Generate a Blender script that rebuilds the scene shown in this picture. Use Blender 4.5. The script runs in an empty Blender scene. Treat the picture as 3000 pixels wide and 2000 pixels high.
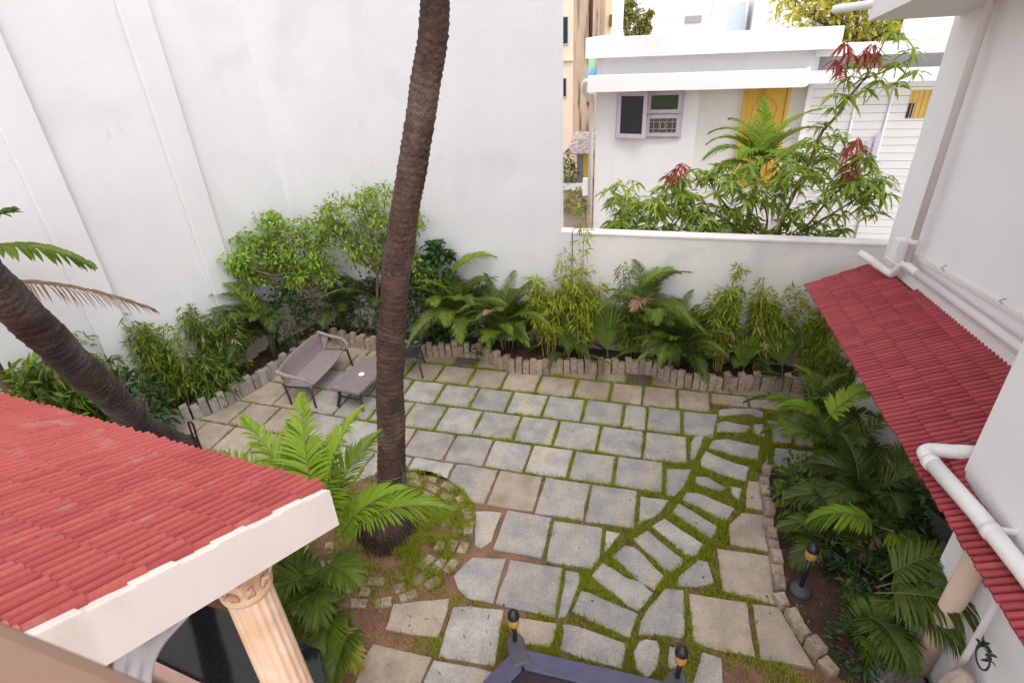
import bpy, math, random
import numpy as np
from mathutils import Vector, Matrix
random.seed(7); RNG = np.random.default_rng(11)
S = bpy.context.scene
COL = S.collection
R = math.radians

# ------------------------------------------------------------------ camera
cd = bpy.data.cameras.new('camera'); cam = bpy.data.objects.new('camera', cd); COL.objects.link(cam)
cd.sensor_width = 36.0; cd.lens = 19.474; cd.clip_start = 0.05; cd.clip_end = 400
cx = Vector((0.9651633, 0.25751228, -0.0463381)); cy = -Vector((0.08650434, -0.48119336, -0.87233591)); cz = -Vector((-0.2469348, 0.83793817, -0.48670611))
m = Matrix((cx, cy, cz)).transposed().to_4x4(); m.translation = (0, 0, 5.0); cam.matrix_world = m
cd.dof.use_dof = True; cd.dof.focus_distance = 7.0; cd.dof.aperture_fstop = 4.5
S.camera = cam

# ------------------------------------------------------------------ sky, sun, exposure
W = bpy.data.worlds.new('World'); S.world = W; W.use_nodes = True
nt = W.node_tree; bg = nt.nodes['Background']
SUN_EL, SUN_AZ = R(60), R(138)           # azimuth measured from +Y clockwise
sk = nt.nodes.new('ShaderNodeTexSky'); sk.sky_type = 'NISHITA'; sk.sun_disc = False
sk.sun_elevation = SUN_EL; sk.sun_rotation = SUN_AZ; sk.air_density = 1.0; sk.dust_density = 1.5; sk.ozone_density = 1.0
hs = nt.nodes.new('ShaderNodeHueSaturation'); hs.inputs['Saturation'].default_value = 0.12   # thin white overcast
nt.links.new(sk.outputs[0], hs.inputs['Color']); nt.links.new(hs.outputs[0], bg.inputs[0]); bg.inputs[1].default_value = 0.15
sl = bpy.data.lights.new('sun', 'SUN'); sl.energy = 0.5; sl.angle = R(35); sl.color = (1.0, 0.95, 0.88)
so = bpy.data.objects.new('sun', sl); COL.objects.link(so); so.location = (0, -5, 20)
sd = Vector((math.sin(SUN_AZ) * math.cos(SUN_EL), math.cos(SUN_AZ) * math.cos(SUN_EL), math.sin(SUN_EL)))
so.rotation_euler = (-sd).to_track_quat('-Z', 'Y').to_euler()
S.view_settings.view_transform = 'Standard'; S.view_settings.look = 'None'; S.view_settings.gamma = 1.0
S.view_settings.exposure = 1.45
S.view_settings.use_curve_mapping = False
S.cycles.max_bounces = 8; S.cycles.diffuse_bounces = 4; S.cycles.transparent_max_bounces = 6

# ------------------------------------------------------------------ materials
MT = {}
def mat(name, c1, c2=None, scale=4.0, rough=0.7, bump=0.0, bscale=40.0, rnd=0.0, tint=None, spec=0.3, trans=0.0,
        stain=None, stscale=(1, 1, 1), stlo=0.55, sthi=0.75, grain=0.0, coat=0.0, wave=None, metal=0.0, detail=6.0, crack=0.0, stain2=None, st2=(6, .60, .78), splash=None, roff=False):
    """noise mix c1..c2 in object space; rnd: value change per object; tint=(c3,c4): per-leaf colour attribute"""
    M = bpy.data.materials.new(name); M.use_nodes = True; t = M.node_tree; N = t.nodes; L = t.links
    p = N['Principled BSDF']; p.inputs['Roughness'].default_value = rough; p.inputs['Specular IOR Level'].default_value = spec
    p.inputs['Metallic'].default_value = metal
    if coat: p.inputs['Coat Weight'].default_value = coat; p.inputs['Coat Roughness'].default_value = 0.08
    tc = N.new('ShaderNodeTexCoord'); OBJ = tc.outputs['Object']
    if roff:                                   # shared meshes: shift the texture from copy to copy
        o1 = N.new('ShaderNodeObjectInfo'); o2 = N.new('ShaderNodeVectorMath'); o2.operation = 'SCALE'; o2.inputs[0].default_value = (37, 53, 71); L.new(o1.outputs['Random'], o2.inputs['Scale'])
        o3 = N.new('ShaderNodeVectorMath'); o3.operation = 'ADD'; L.new(OBJ, o3.inputs[0]); L.new(o2.outputs[0], o3.inputs[1]); OBJ = o3.outputs[0]
    def noise(sc, det=detail, vec=None, mapping=None):
        n = N.new('ShaderNodeTexNoise'); n.inputs['Scale'].default_value = sc; n.inputs['Detail'].default_value = det
        src = vec or OBJ
        if mapping:
            mp = N.new('ShaderNodeMapping'); mp.inputs['Scale'].default_value = mapping; L.new(src, mp.inputs[0]); src = mp.outputs[0]
        L.new(src, n.inputs['Vector']); return n
    def mix(fac, a, b, mode='MIX'):
        x = N.new('ShaderNodeMix'); x.data_type = 'RGBA'; x.blend_type = mode
        for s, v in ((x.inputs[0], fac), (x.inputs[6], a), (x.inputs[7], b)):
            if hasattr(v, 'links') or hasattr(v, 'is_linked'): L.new(v, s)
            elif isinstance(v, (int, float)): s.default_value = v
            else: s.default_value = (*v, 1)
        return x.outputs[2]
    def ramp(v, lo, hi):
        r = N.new('ShaderNodeMapRange'); r.inputs[1].default_value = lo; r.inputs[2].default_value = hi; L.new(v, r.inputs[0]); return r.outputs[0]
    col = c1
    if c2 is not None:
        col = mix(ramp(noise(scale).outputs[0], 0.35, 0.65), c1, c2)
    if tint is not None:
        at = N.new('ShaderNodeAttribute'); at.attribute_name = 'tint'
        oi = N.new('ShaderNodeObjectInfo')
        ad = N.new('ShaderNodeMath'); ad.operation = 'ADD'; L.new(at.outputs['Fac'], ad.inputs[0])
        sc = N.new('ShaderNodeMath'); sc.operation = 'MULTIPLY'; L.new(oi.outputs['Random'], sc.inputs[0]); sc.inputs[1].default_value = tint[2] if len(tint) > 2 else 0.0
        L.new(sc.outputs[0], ad.inputs[1])
        col = mix(ramp(ad.outputs[0], 0.0, 1.0), tint[0], tint[1]) if c2 is None else mix(ramp(ad.outputs[0], 0.0, 1.0), col, tint[1])
    if stain is not None:
        n = noise(1.3, 8, mapping=stscale)
        col = mix(ramp(n.outputs[0], stlo, sthi), col, stain)
    if stain2 is not None:
        n = noise(st2[0], 7); col = mix(ramp(n.outputs[0], st2[1], st2[2]), col, stain2)
    if splash is not None:                     # mud splashed up the foot of a wall
        sx = N.new('ShaderNodeSeparateXYZ'); L.new(tc.outputs['Object'], sx.inputs[0])
        nz = noise(2.2, 6); ad = N.new('ShaderNodeMath'); ad.operation = 'MULTIPLY_ADD'; L.new(nz.outputs[0], ad.inputs[0]); ad.inputs[1].default_value = -1.5; L.new(sx.outputs[2], ad.inputs[2])
        sp_ = N.new('ShaderNodeMapRange'); sp_.inputs[1].default_value = -.75; sp_.inputs[2].default_value = .35; sp_.inputs[3].default_value = .75; sp_.inputs[4].default_value = 0; L.new(ad.outputs[0], sp_.inputs[0])
        col = mix(sp_.outputs[0], col, splash)
    if crack:                                  # hairline plaster cracks
        n = noise(.55, 5); a_ = N.new('ShaderNodeMath'); a_.operation = 'SUBTRACT'; L.new(n.outputs[0], a_.inputs[0]); a_.inputs[1].default_value = .5
        b_ = N.new('ShaderNodeMath'); b_.operation = 'ABSOLUTE'; L.new(a_.outputs[0], b_.inputs[0])
        li = N.new('ShaderNodeMapRange'); li.inputs[1].default_value = .0; li.inputs[2].default_value = .0035; li.inputs[3].default_value = 1; li.inputs[4].default_value = 0; L.new(b_.outputs[0], li.inputs[0])
        mk = ramp(noise(.9, 3, mapping=(1, 1, 2.3)).outputs[0],   .60, .68); mm = N.new('ShaderNodeMath'); mm.operation = 'MULTIPLY'; L.new(li.outputs[0], mm.inputs[0]); L.new(mk, mm.inputs[1])
        m2 = N.new('ShaderNodeMath'); m2.operation = 'MULTIPLY'; L.new(mm.outputs[0], m2.inputs[0]); m2.inputs[1].default_value = 1 - crack
        col = mix(m2.outputs[0], col, (.15, .15, .16))
    if grain:
        n = noise(bscale * 2.2, 2)
        v = ramp(n.outputs[0], 0.3, 0.7)
        h = N.new('ShaderNodeMapRange'); h.inputs[3].default_value = 1 - grain; h.inputs[4].default_value = 1 + grain; L.new(v, h.inputs[0])
        g = N.new('ShaderNodeVectorMath'); g.operation = 'SCALE'
        if hasattr(col, 'is_linked'): L.new(col, g.inputs[0])
        else: g.inputs[0].default_value = col
        L.new(h.outputs[0], g.inputs['Scale']); col = g.outputs[0]
    if rnd:
        oi = N.new('ShaderNodeObjectInfo')
        h = N.new('ShaderNodeMapRange'); h.inputs[3].default_value = 1 - rnd; h.inputs[4].default_value = 1 + rnd; L.new(oi.outputs['Random'], h.inputs[0])
        g = N.new('ShaderNodeVectorMath'); g.operation = 'SCALE'
        if hasattr(col, 'is_linked'): L.new(col, g.inputs[0])
        else: g.inputs[0].default_value = col
        L.new(h.outputs[0], g.inputs['Scale']); col = g.outputs[0]
    if hasattr(col, 'is_linked'): L.new(col, p.inputs['Base Color'])
    else: p.inputs['Base Color'].default_value = (*col, 1)
    if bump:
        b = N.new('ShaderNodeBump'); b.inputs['Strength'].default_value = bump; b.inputs['Distance'].default_value = 0.02
        L.new(noise(bscale).outputs[0], b.inputs['Height']); L.new(b.outputs[0], p.inputs['Normal'])
    if trans:
        out = N['Material Output']; tr = N.new('ShaderNodeBsdfTranslucent'); ms = N.new('ShaderNodeMixShader'); ms.inputs[0].default_value = trans
        if hasattr(col, 'is_linked'): L.new(col, tr.inputs[0])
        else: tr.inputs[0].default_value = (*col, 1)
        L.new(p.outputs[0], ms.inputs[1]); L.new(tr.outputs[0], ms.inputs[2]); L.new(ms.outputs[0], out.inputs[0])
    MT[name] = M
    return M
mat('wall_white', (.69, .683, .695), (.655, .647, .66), 1.1, .85, .25, 9, stain=(.57, .57, .58), stscale=(.9, .9, .30), stlo=.55, sthi=.85, stain2=(.60, .60, .605), st2=(.8, .56, .72), crack=.80, splash=(.62, .47, .34))
mat('wall_boundary', (.79, .755, .72), (.72, .695, .67), 1.6, .9, .35, 14, stain=(.60, .585, .58), stscale=(.8, .8, .9), stlo=.54, sthi=.70, crack=.8, splash=(.60, .43, .30))
mat('paint_white', (.80, .79, .78), (.77, .76, .755), 2, .7, .12, 20)
mat('house_white', (.86, .855, .86), (.84, .835, .84), 2, .75, .15, 14, stain=(.72, .71, .71), stscale=(1, 1, .4), stlo=.58, sthi=.8)
mat('bldg_white', (.83, .81, .825), (.80, .78, .795), 1.5, .8, .15, 16)
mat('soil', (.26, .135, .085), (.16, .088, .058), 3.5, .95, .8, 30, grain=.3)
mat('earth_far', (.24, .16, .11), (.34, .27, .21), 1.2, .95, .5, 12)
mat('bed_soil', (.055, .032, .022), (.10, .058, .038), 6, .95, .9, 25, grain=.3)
mat('slab_grey', (.285, .268, .260), (.39, .358, .326), 4.2, .6, .32, 24, rnd=.14, stain=(.44, .365, .27), stscale=(2.6, 1.1, 1), stlo=.52, sthi=.70, grain=.16, stain2=(.235, .21, .19), st2=(2.6, .55, .78))
mat('slab_tan', (.32, .262, .21), (.41, .33, .26), 4.0, .7, .32, 24, rnd=.13, stain2=(.25, .19, .14), st2=(2.6, .55, .78), stain=(.31, .20, .135), stscale=(1, 1, 1), stlo=.55, sthi=.75, grain=.12)
mat('slab_dark', (.10, .078, .068), (.15, .115, .10), 8, .6, .1, 50)
mat('granite', (.36, .325, .285), (.26, .235, .21), 22, .85, .6, 60, rnd=.22, grain=.28, roff=True)
mat('granite_tan', (.40, .315, .235), (.27, .205, .15), 16, .9, .7, 60, rnd=.2, grain=.25, roff=True)
mat('tile_coral', (.50, .105, .095), None, tint=((.335, .058, .053), (.425, .090, .080), 1.0), stain2=(.15, .035, .03), st2=(24, .62, .80), rough=.6, bump=.12, bscale=50, stain=(.44, .23, .195), stscale=(2.5, 2.5, 2.5), stlo=.60, sthi=.80, grain=.10, roff=True)
mat('tile_maroon', (.27, .06, .058), None, tint=((.31, .042, .050), (.41, .074, .080), 1.0), stain2=(.15, .03, .03), st2=(24, .62, .82), rough=.55, bump=.12, bscale=50, stain=(.42, .27, .23), stscale=(1, 1, 1), stlo=.64, sthi=.84, grain=.10, roff=True)
mat('pillar_cream', (.64, .49, .37), (.58, .44, .33), 3, .7, .15, 25)
mat('tile_under', (.18, .045, .04), rough=.8)
mat('fascia', (.77, .69, .645), (.73, .655, .61), 3, .7, .05, 14, stain=(.58, .48, .42), stscale=(3, 3, 1), stlo=.58, sthi=.82)
mat('column_paint', (.74, .48, .31), (.80, .61, .47), 4, .55, .25, 25, stain=(.55, .33, .20), stscale=(2.5, 2.5, 2.0), stlo=.56, sthi=.80)
mat('capital_paint', (.60, .37, .22), (.76, .55, .38), 9, .6, .3, 25)
mat('bark', (.095, .055, .040), (.048, .029, .023), 7, .9, .9, 30, stain=(.165, .118, .098), stscale=(2.5, 2.5, 1.2), stlo=.5, sthi=.75, grain=.3)
mat('bark_scar', (.050, .034, .029), (.09, .06, .05), 12, .95, .6, 40)
mat('bark_dark', (.085, .062, .054), (.045, .034, .031), 6, .9, .9, 26, stain=(.115, .088, .080), stscale=(2, 2, 1), stlo=.5, sthi=.7, grain=.3)
mat('twig', (.20, .145, .09), (.12, .085, .055), 9, .9, .4, 40)
mat('granite_black', (.010, .011, .012), (.016, .017, .018), 30, .07, spec=.5)
mat('brown_board', (.135, .062, .036), (.10, .046, .028), 5, .6, .2, 30)
mat('rail_brown', (.235, .145, .10), (.20, .12, .085), 3, .6, .1, 20)
mat('plinth_pink', (.55, .37, .29), (.48, .32, .25), 5, .7, .2, 30)
mat('drape', (.40, .36, .365), (.50, .46, .46), 8, .45, .1, 30, spec=.5)
mat('pool_stone', (.072, .066, .125), (.058, .053, .10), 9, .3, .08, 60, spec=.5, grain=.15)
mat('pool_black', (.014, .013, .017), (.022, .02, .026), 8, .4)
mat('pool_inner', (.56, .30, .20), (.48, .25, .165), 4, .6, .2, 30)
mat('lamp_base', (.075, .075, .085), (.06, .06, .068), 6, .6, .2, 40)
mat('lamp_black', (.012, .012, .013), rough=.35, spec=.5)
mat('lamp_amber', (.50, .255, .055), (.60, .33, .09), 8, .3, spec=.5, trans=.25)
mat('chair_taupe', (.245, .195, .198), (.285, .23, .23), 14, .55, .25, 90, grain=.08)
mat('chair_leg', (.040, .034, .036), rough=.5)
mat('chair_dark', (.040, .039, .045), (.052, .05, .057), 9, .45, .1, 60)
mat('table_taupe', (.21, .168, .172), (.25, .205, .205), 16, .5, .3, 80, grain=.1)
mat('dish', (.78, .78, .76), rough=.3, spec=.5)
mat('pvc', (.80, .77, .76), (.77, .74, .73), 2, .45, .05, 10, spec=.4, stain=(.60, .55, .51), stscale=(4, 2, 4), stlo=.58, sthi=.8)
mat('pvc_pink', (.72, .67, .65), (.68, .63, .61), 2, .55)
mat('steel', (.45, .44, .42), rough=.4, metal=.8)
mat('wire', (.16, .155, .15), rough=.5, metal=.5)
mat('lilac_frame', (.60, .535, .60), (.56, .50, .56), 4, .6)
mat('glass_dark', (.022, .023, .030), rough=.12, spec=.5)
mat('glass_green', (.032, .062, .018), rough=.3, spec=.4)
mat('glass_brown', (.115, .10, .085), rough=.25, spec=.4)
mat('grille', (.50, .48, .46), rough=.5)
mat('door_yellow', (.74, .50, .085), (.68, .44, .07), 3, .5, stain=(.50, .27, .03), stscale=(3, 3, .6), stlo=.56, sthi=.75)
mat('recess_cream', (.84, .82, .785), (.81, .79, .76), 2, .8)
mat('plank_white', (.78, .775, .77), (.75, .745, .74), 2, .65, .08, 20, rnd=.03)
mat('gap_grey', (.34, .34, .345), rough=.9)
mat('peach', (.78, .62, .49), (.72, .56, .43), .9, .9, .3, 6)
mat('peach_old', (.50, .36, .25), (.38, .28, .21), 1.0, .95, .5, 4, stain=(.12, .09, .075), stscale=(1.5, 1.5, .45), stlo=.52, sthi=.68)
mat('shutter_brown', (.15, .065, .045), rough=.7)
mat('block_grey', (.60, .57, .56), (.52, .50, .48), 1, .9)
mat('cream_block', (.80, .67, .47), (.77, .63, .43), 1, .9)
mat('far_pale', (.90, .89, .87), (.87, .86, .84), 1, .9)
mat('far_blue', (.55, .62, .74), rough=.9)
mat('blue_paint', (.24, .55, .80), rough=.6)
mat('yellow_paint', (.70, .50, .10), (.62, .42, .07), 2, .8)
mat('mint_paint', (.38, .72, .48), rough=.7)
mat('tin_sheet', (.50, .44, .42), (.20, .16, .15), 6, .7, .5, 10)
mat('cloth_lilac', (.60, .52, .66), rough=.9)
mat('statue_cream', (.42, .32, .25), (.50, .41, .34), 6, .7, .4, 20, stain=(.30, .18, .10), stscale=(3, 3, .8), stlo=.55, sthi=.72)
mat('floor_dark', (.085, .078, .074), (.065, .06, .057), 10, .7, .3, 40)
mat('rough_granite', (.28, .25, .235), (.12, .105, .10), 30, .85, .6, 60, grain=.3)
mat('rust', (.20, .09, .05), rough=.8)
# foliage: (dark leaf, light leaf, per-object spread)
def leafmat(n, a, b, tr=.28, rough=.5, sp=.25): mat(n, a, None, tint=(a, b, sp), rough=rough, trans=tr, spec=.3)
leafmat('leaf_areca', (.024, .060, .006), (.165, .245, .022), .33)
leafmat('leaf_areca_lime', (.095, .195, .010), (.275, .400, .030), .42)
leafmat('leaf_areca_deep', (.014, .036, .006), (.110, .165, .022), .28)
leafmat('leaf_bamboo', (.075, .150, .014), (.265, .330, .035), .4)
leafmat('leaf_bamboo_gold', (.090, .165, .010), (.410, .450, .040), .4)
leafmat('leaf_bamboo_green', (.035, .085, .010), (.140, .210, .026), .33)
leafmat('leaf_straw', (.38, .26, .10), (.52, .40, .20), .3)
leafmat('leaf_fan', (.075, .165, .014), (.210, .300, .040), .38)
leafmat('leaf_fan_yellow', (.22, .26, .03), (.38, .36, .06), .35)
leafmat('leaf_shrub', (.120, .240, .018), (.330, .470, .055), .45)
leafmat('leaf_shrub_pale', (.150, .270, .026), (.400, .500, .085), .45)
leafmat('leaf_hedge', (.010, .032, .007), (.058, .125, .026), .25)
leafmat('leaf_mango', (.085, .170, .012), (.340, .440, .060), .40)
leafmat('leaf_mango_new', (.140, .250, .018), (.340, .450, .040), .42)
leafmat('leaf_red', (.26, .035, .028), (.42, .085, .055), .3)
leafmat('leaf_far', (.16, .19, .04), (.36, .34, .07), .4)
leafmat('leaf_far_yellow', (.34, .34, .05), (.66, .60, .12), .5)
leafmat('leaf_dry', (.20, .10, .055), (.34, .20, .12), .2)
leafmat('grass', (.120, .200, .010), (.420, .450, .035), .42)
leafmat('grass_dry', (.10, .09, .03), (.22, .19, .05), .3)
mat('culm', (.46, .30, .06), (.34, .27, .06), 8, .5, rnd=.15)
mat('culm_green', (.13, .17, .05), (.20, .19, .05), 8, .5, rnd=.15)
mat('palm_stem', (.10, .12, .045), (.16, .14, .07), 9, .7)
mat('petal', (.80, .80, .77), rough=.6, trans=.3)
mat('leaf_litter', (.19, .10, .055), (.30, .19, .10), 9, .9)

# ------------------------------------------------------------------ mesh helpers
ORG = {}
def empty(name, loc, label, cat, group=None):
    o = bpy.data.objects.new(name, None); COL.objects.link(o); o.location = loc; o.empty_display_size = 0.1
    o['label'] = label; o['category'] = cat
    if group: o['group'] = group
    ORG[o] = Vector(loc); return o
def tag(o, label, cat, group=None):
    o['label'] = label; o['category'] = cat
    if group: o['group'] = group
    return o
def struct(o): o['kind'] = 'structure'; return o
def stuff(o): o['kind'] = 'stuff'; return o

class MB:
    def __init__(s): s.v = []; s.f = []; s.m = []; s.t = []
    def add(s, V, F, mi=0, tint=None):
        b = len(s.v); s.v += [tuple(p) for p in V]; s.f += [tuple(i + b for i in f) for f in F]; s.m += [mi] * len(F)
        s.t += [0.0 if tint is None else tint] * len(V); return s
    def box(s, lo, hi, mi=0, tint=None):
        x0, y0, z0 = lo; x1, y1, z1 = hi
        return s.add([(x0, y0, z0), (x1, y0, z0), (x1, y1, z0), (x0, y1, z0), (x0, y0, z1), (x1, y0, z1), (x1, y1, z1), (x0, y1, z1)],
                     [(0, 3, 2, 1), (4, 5, 6, 7), (0, 1, 5, 4), (1, 2, 6, 5), (2, 3, 7, 6), (3, 0, 4, 7)], mi, tint)
    def prism(s, poly, z0, z1, inset=0.0, drop=0.0, mi=0, tint=None):
        P = np.array(poly, float); A = sum(P[i][0] * P[(i + 1) % len(P)][1] - P[(i + 1) % len(P)][0] * P[i][1] for i in range(len(P)))
        if A < 0: P = P[::-1]
        n = len(P); c = P.mean(0); V = [(x, y, z0) for x, y in P]
        F = [tuple(range(n))[::-1]]
        if inset:
            V += [(x, y, z1 - drop) for x, y in P]
            d = c - P; d /= np.linalg.norm(d, axis=1)[:, None] + 1e-9
            V += [(x, y, z1) for x, y in P + d * inset]
            for k in (0, n):
                F += [(k + i, k + (i + 1) % n, k + n + (i + 1) % n, k + n + i) for i in range(n)]
            F.append(tuple(range(2 * n, 3 * n)))
        else:
            V += [(x, y, z1) for x, y in P]
            F += [(i, (i + 1) % n, n + (i + 1) % n, n + i) for i in range(n)]; F.append(tuple(range(n, 2 * n)))
        return s.add(V, F, mi, tint)
    def wallq(s, a, b, z0, z1, th, mi=0):
        """vertical slab along a->b (plan), thickness th to the left of the direction"""
        a = np.array(a, float); b = np.array(b, float); d = (b - a) / np.linalg.norm(b - a); n = np.array([-d[1], d[0]]) * th
        return s.prism([a, b, b + n, a + n], z0, z1, mi=mi)
    def tube(s, pts, rad, seg=8, cap=True, mi=0, tint=None):
        P = np.array(pts, float); n = len(P); rad = [rad] * n if np.isscalar(rad) else list(rad)
        T = np.gradient(P, axis=0); T /= np.linalg.norm(T, axis=1)[:, None] + 1e-12
        u = np.cross(T[0], (0, 0, 1)); 
        if np.linalg.norm(u) < 1e-3: u = np.array((1., 0, 0))
        V = []
        for i in range(n):
            u = u - T[i] * (u @ T[i]); u /= np.linalg.norm(u) + 1e-12; w = np.cross(T[i], u)
            for k in range(seg):
                a = 2 * math.pi * k / seg; V.append(P[i] + rad[i] * (math.cos(a) * u + math.sin(a) * w))
        F = [(i * seg + k, i * seg + (k + 1) % seg, (i + 1) * seg + (k + 1) % seg, (i + 1) * seg + k) for i in range(n - 1) for k in range(seg)]
        if cap: F += [tuple(range(seg))[::-1], tuple(range((n - 1) * seg, n * seg))]
        return s.add(V, F, mi, tint)
    def lathe(s, prof, c=(0, 0, 0), seg=20, mi=0, flute=0, fd=0.0):
        V = []; n = len(prof)
        for r, z in prof:
            for k in range(seg):
                a = 2 * math.pi * k / seg; rr = r * (1 - fd * (0.5 + 0.5 * math.cos(a * flute))) if flute else r
                V.append((c[0] + rr * math.cos(a), c[1] + rr * math.sin(a), c[2] + z))
        F = [(i * seg + k, i * seg + (k + 1) % seg, (i + 1) * seg + (k + 1) % seg, (i + 1) * seg + k) for i in range(n - 1) for k in range(seg)]
        F += [tuple(range(seg))[::-1], tuple(range((n - 1) * seg, n * seg))]
        return s.add(V, F, mi)
    def arr(s, V, F, tint, mi=0):
        """numpy arrays: V (n,3), F list of index tuples, tint (n,)"""
        b = len(s.v); s.v += V.tolist(); s.f += [tuple(i + b for i in f) for f in F]; s.m += [mi] * len(F); s.t += list(tint); return s
    def build(s, name, mats, parent=None, smooth=False, origin=None, bevel=0.0, auto=None):
        me = bpy.data.meshes.new(name); org = ORG[parent] if parent is not None else Vector(origin or (0, 0, 0))
        V = np.array(s.v, float).reshape(-1, 3) - np.array(org)
        me.from_pydata(V.tolist(), [], s.f)
        mats = mats if isinstance(mats, (list, tuple)) else [mats]
        for k in mats: me.materials.append(MT[k])
        if len(mats) > 1: me.polygons.foreach_set('material_index', s.m)
        if any(s.t):
            a = me.attributes.new('tint', 'FLOAT', 'POINT'); a.data.foreach_set('value', np.array(s.t, float))
        if smooth: me.polygons.foreach_set('use_smooth', [True] * len(me.polygons))
        if auto: me.set_sharp_from_angle(angle=R(auto))
        me.update()
        o = bpy.data.objects.new(name, me); COL.objects.link(o)
        if parent is not None: o.parent = parent
        else: o.location = org
        ORG[o] = org
        if bevel:
            b = o.modifiers.new('bevel', 'BEVEL'); b.width = bevel; b.segments = 2; b.limit_method = 'ANGLE'
        return o
def curve_pts(P, n=24):
    """Catmull-Rom through the points"""
    P = [np.array(p, float) for p in P]; Q = [2 * P[0] - P[1]] + P + [2 * P[-1] - P[-2]]; out = []
    per = max(2, n // (len(P) - 1))
    for i in range(1, len(Q) - 2):
        for k in range(per):
            t = k / per; a, b, c, d = Q[i - 1:i + 3]
            out.append(.5 * (2 * b + (c - a) * t + (2 * a - 5 * b + 4 * c - d) * t * t + (3 * b - a - 3 * c + d) * t ** 3))
    out.append(P[-1]); return np.array(out)
def nrm(v): return v / (np.linalg.norm(v, axis=-1, keepdims=True) + 1e-12)
def leaves(mb, P, D, L, Wd, bend=0.25, fold=0.0, tint=None, mi=0, N=None, prof=(.2, 1.0, .72)):
    """vectorised lanceolate leaves: base P, direction D, length L, half width Wd, gravity bend"""
    P = np.atleast_2d(P); n = len(P); D = nrm(np.atleast_2d(D)); L = np.broadcast_to(L, n)[:, None]; Wd = np.broadcast_to(Wd, n)[:, None]; bend = np.broadcast_to(bend, n)[:, None]
    if N is None: N = nrm(RNG.normal(0, .45, (n, 3)) + (0, 0, 1))
    sd = nrm(np.cross(D, N)); dn = np.array([0, 0, -1.0]); st = []
    for s_, w in ((0, prof[0]), (.38, prof[1]), (.72, prof[2])):
        c = P + D * (s_ * L) + dn * (bend * s_ * s_ * L); st += [c - sd * Wd * w, c + sd * Wd * w]
    st.append(P + D * L + dn * bend * L)
    V = np.stack(st, 1).reshape(-1, 3)
    F = []
    for i in range(n):
        b = 7 * i; F += [(b, b + 1, b + 3, b + 2), (b + 2, b + 3, b + 5, b + 4), (b + 4, b + 5, b + 6)]
    t = RNG.random(n) if tint is None else np.broadcast_to(tint, n)
    mb.arr(V, F, np.repeat(t, 7), mi); return mb
def rand_dirs(n, up=0.0):
    v = RNG.normal(0, 1, (n, 3)); v[:, 2] += up; return nrm(v)
# outlines of the irregular slabs (metres, plan)
LAD=[[(1.016,7.109),(1.254,7.195),(1.499,7.244),(1.616,7.182),(1.599,7.03),(1.402,7.102),(1.008,6.948)],[(0.958,6.774),(1.075,6.861),(1.404,6.794),(1.331,6.658),(0.957,6.564)],[(1.45,6.865),(1.592,6.885),(1.573,6.59),(1.438,6.646)],[(0.899,6.385),(1.099,6.442),(1.487,6.377),(1.428,6.087),(1.217,6.103),(0.833,6.193)],[(0.791,6.114),(1.14,5.952),(1.311,5.915),(1.241,5.648),(1.075,5.681),(0.725,5.806),(0.729,5.94)],[(0.656,5.62),(0.802,5.623),(1.009,5.478),(0.926,5.4),(0.654,5.481)],[(1.065,5.53),(1.186,5.516),(1.135,5.311),(1.055,5.383)],[(0.556,5.303),(0.707,5.313),(1.081,5.158),(0.967,4.94),(0.856,4.986),(0.495,5.168)],[(0.465,5.108),(0.87,4.84),(0.858,4.732),(0.785,4.641),(0.378,4.942)],[(0.292,4.831),(0.714,4.552),(0.629,4.373),(0.548,4.355),(0.167,4.674)],[(0.113,4.604),(0.495,4.291),(0.481,4.22),(0.39,4.116),(0.311,4.123),(-0.02,4.442)],[(-0.234,4.167),(-0.102,4.346),(0.003,4.327),(0.309,4.044),(0.225,3.846),(0.093,3.909)],[(-0.409,3.869),(-0.315,4.057),(-0.067,3.936),(0.066,3.914),(0.21,3.812),(0.08,3.58),(-0.014,3.601)],[(-0.537,3.432),(-0.486,3.682),(-0.409,3.669),(0.073,3.554),(0.02,3.278),(-0.029,3.293)],[(-0.586,3.27),(-0.557,3.295),(-0.269,3.263),(-0.011,3.219),(-0.026,2.992),(-0.234,2.983),(-0.581,3.016)],[(0.116,3.266),(0.177,3.306),(0.263,3.301),(0.297,3.232),(0.28,3.065),(0.223,2.981),(0.181,2.947),(0.108,3.024),(0.076,3.155)],[(0.38,3.277),(0.472,3.299),(0.491,3.236),(0.473,3.103),(0.377,3.08),(0.367,3.19)],[(0.318,3.888),(0.504,3.9),(0.515,3.62),(0.511,3.428),(0.472,3.393),(0.095,3.348),(0.119,3.481),(0.192,3.649)],[(0.664,4.325),(0.76,4.312),(0.794,4.08),(0.766,4.032),(0.631,3.98),(0.444,3.958),(0.452,4.055)]]
TAN=[[(0.848,4.519),(1.388,4.544),(1.373,3.949),(0.884,3.992)],[(0.557,3.886),(1.096,3.906),(1.117,3.351),(0.666,3.344),(0.599,3.392)],[(1.156,3.905),(1.381,3.922),(1.603,3.371),(1.154,3.348)],[(1.148,5.101),(1.409,5.118),(1.381,4.595),(1.0,4.598),(1.006,4.9)],[(1.278,5.664),(1.422,5.672),(1.391,5.206),(1.199,5.195)],[(-2.304,3.11),(-1.782,3.281),(-1.741,3.142),(-1.739,2.876),(-2.263,2.832)],[(-2.33,2.67),(-1.727,2.684),(-1.726,2.405),(-2.31,2.265)],[(-1.044,3.245),(-0.652,3.278),(-0.676,3.028),(-0.919,3.003),(-1.033,3.12)]]
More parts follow.
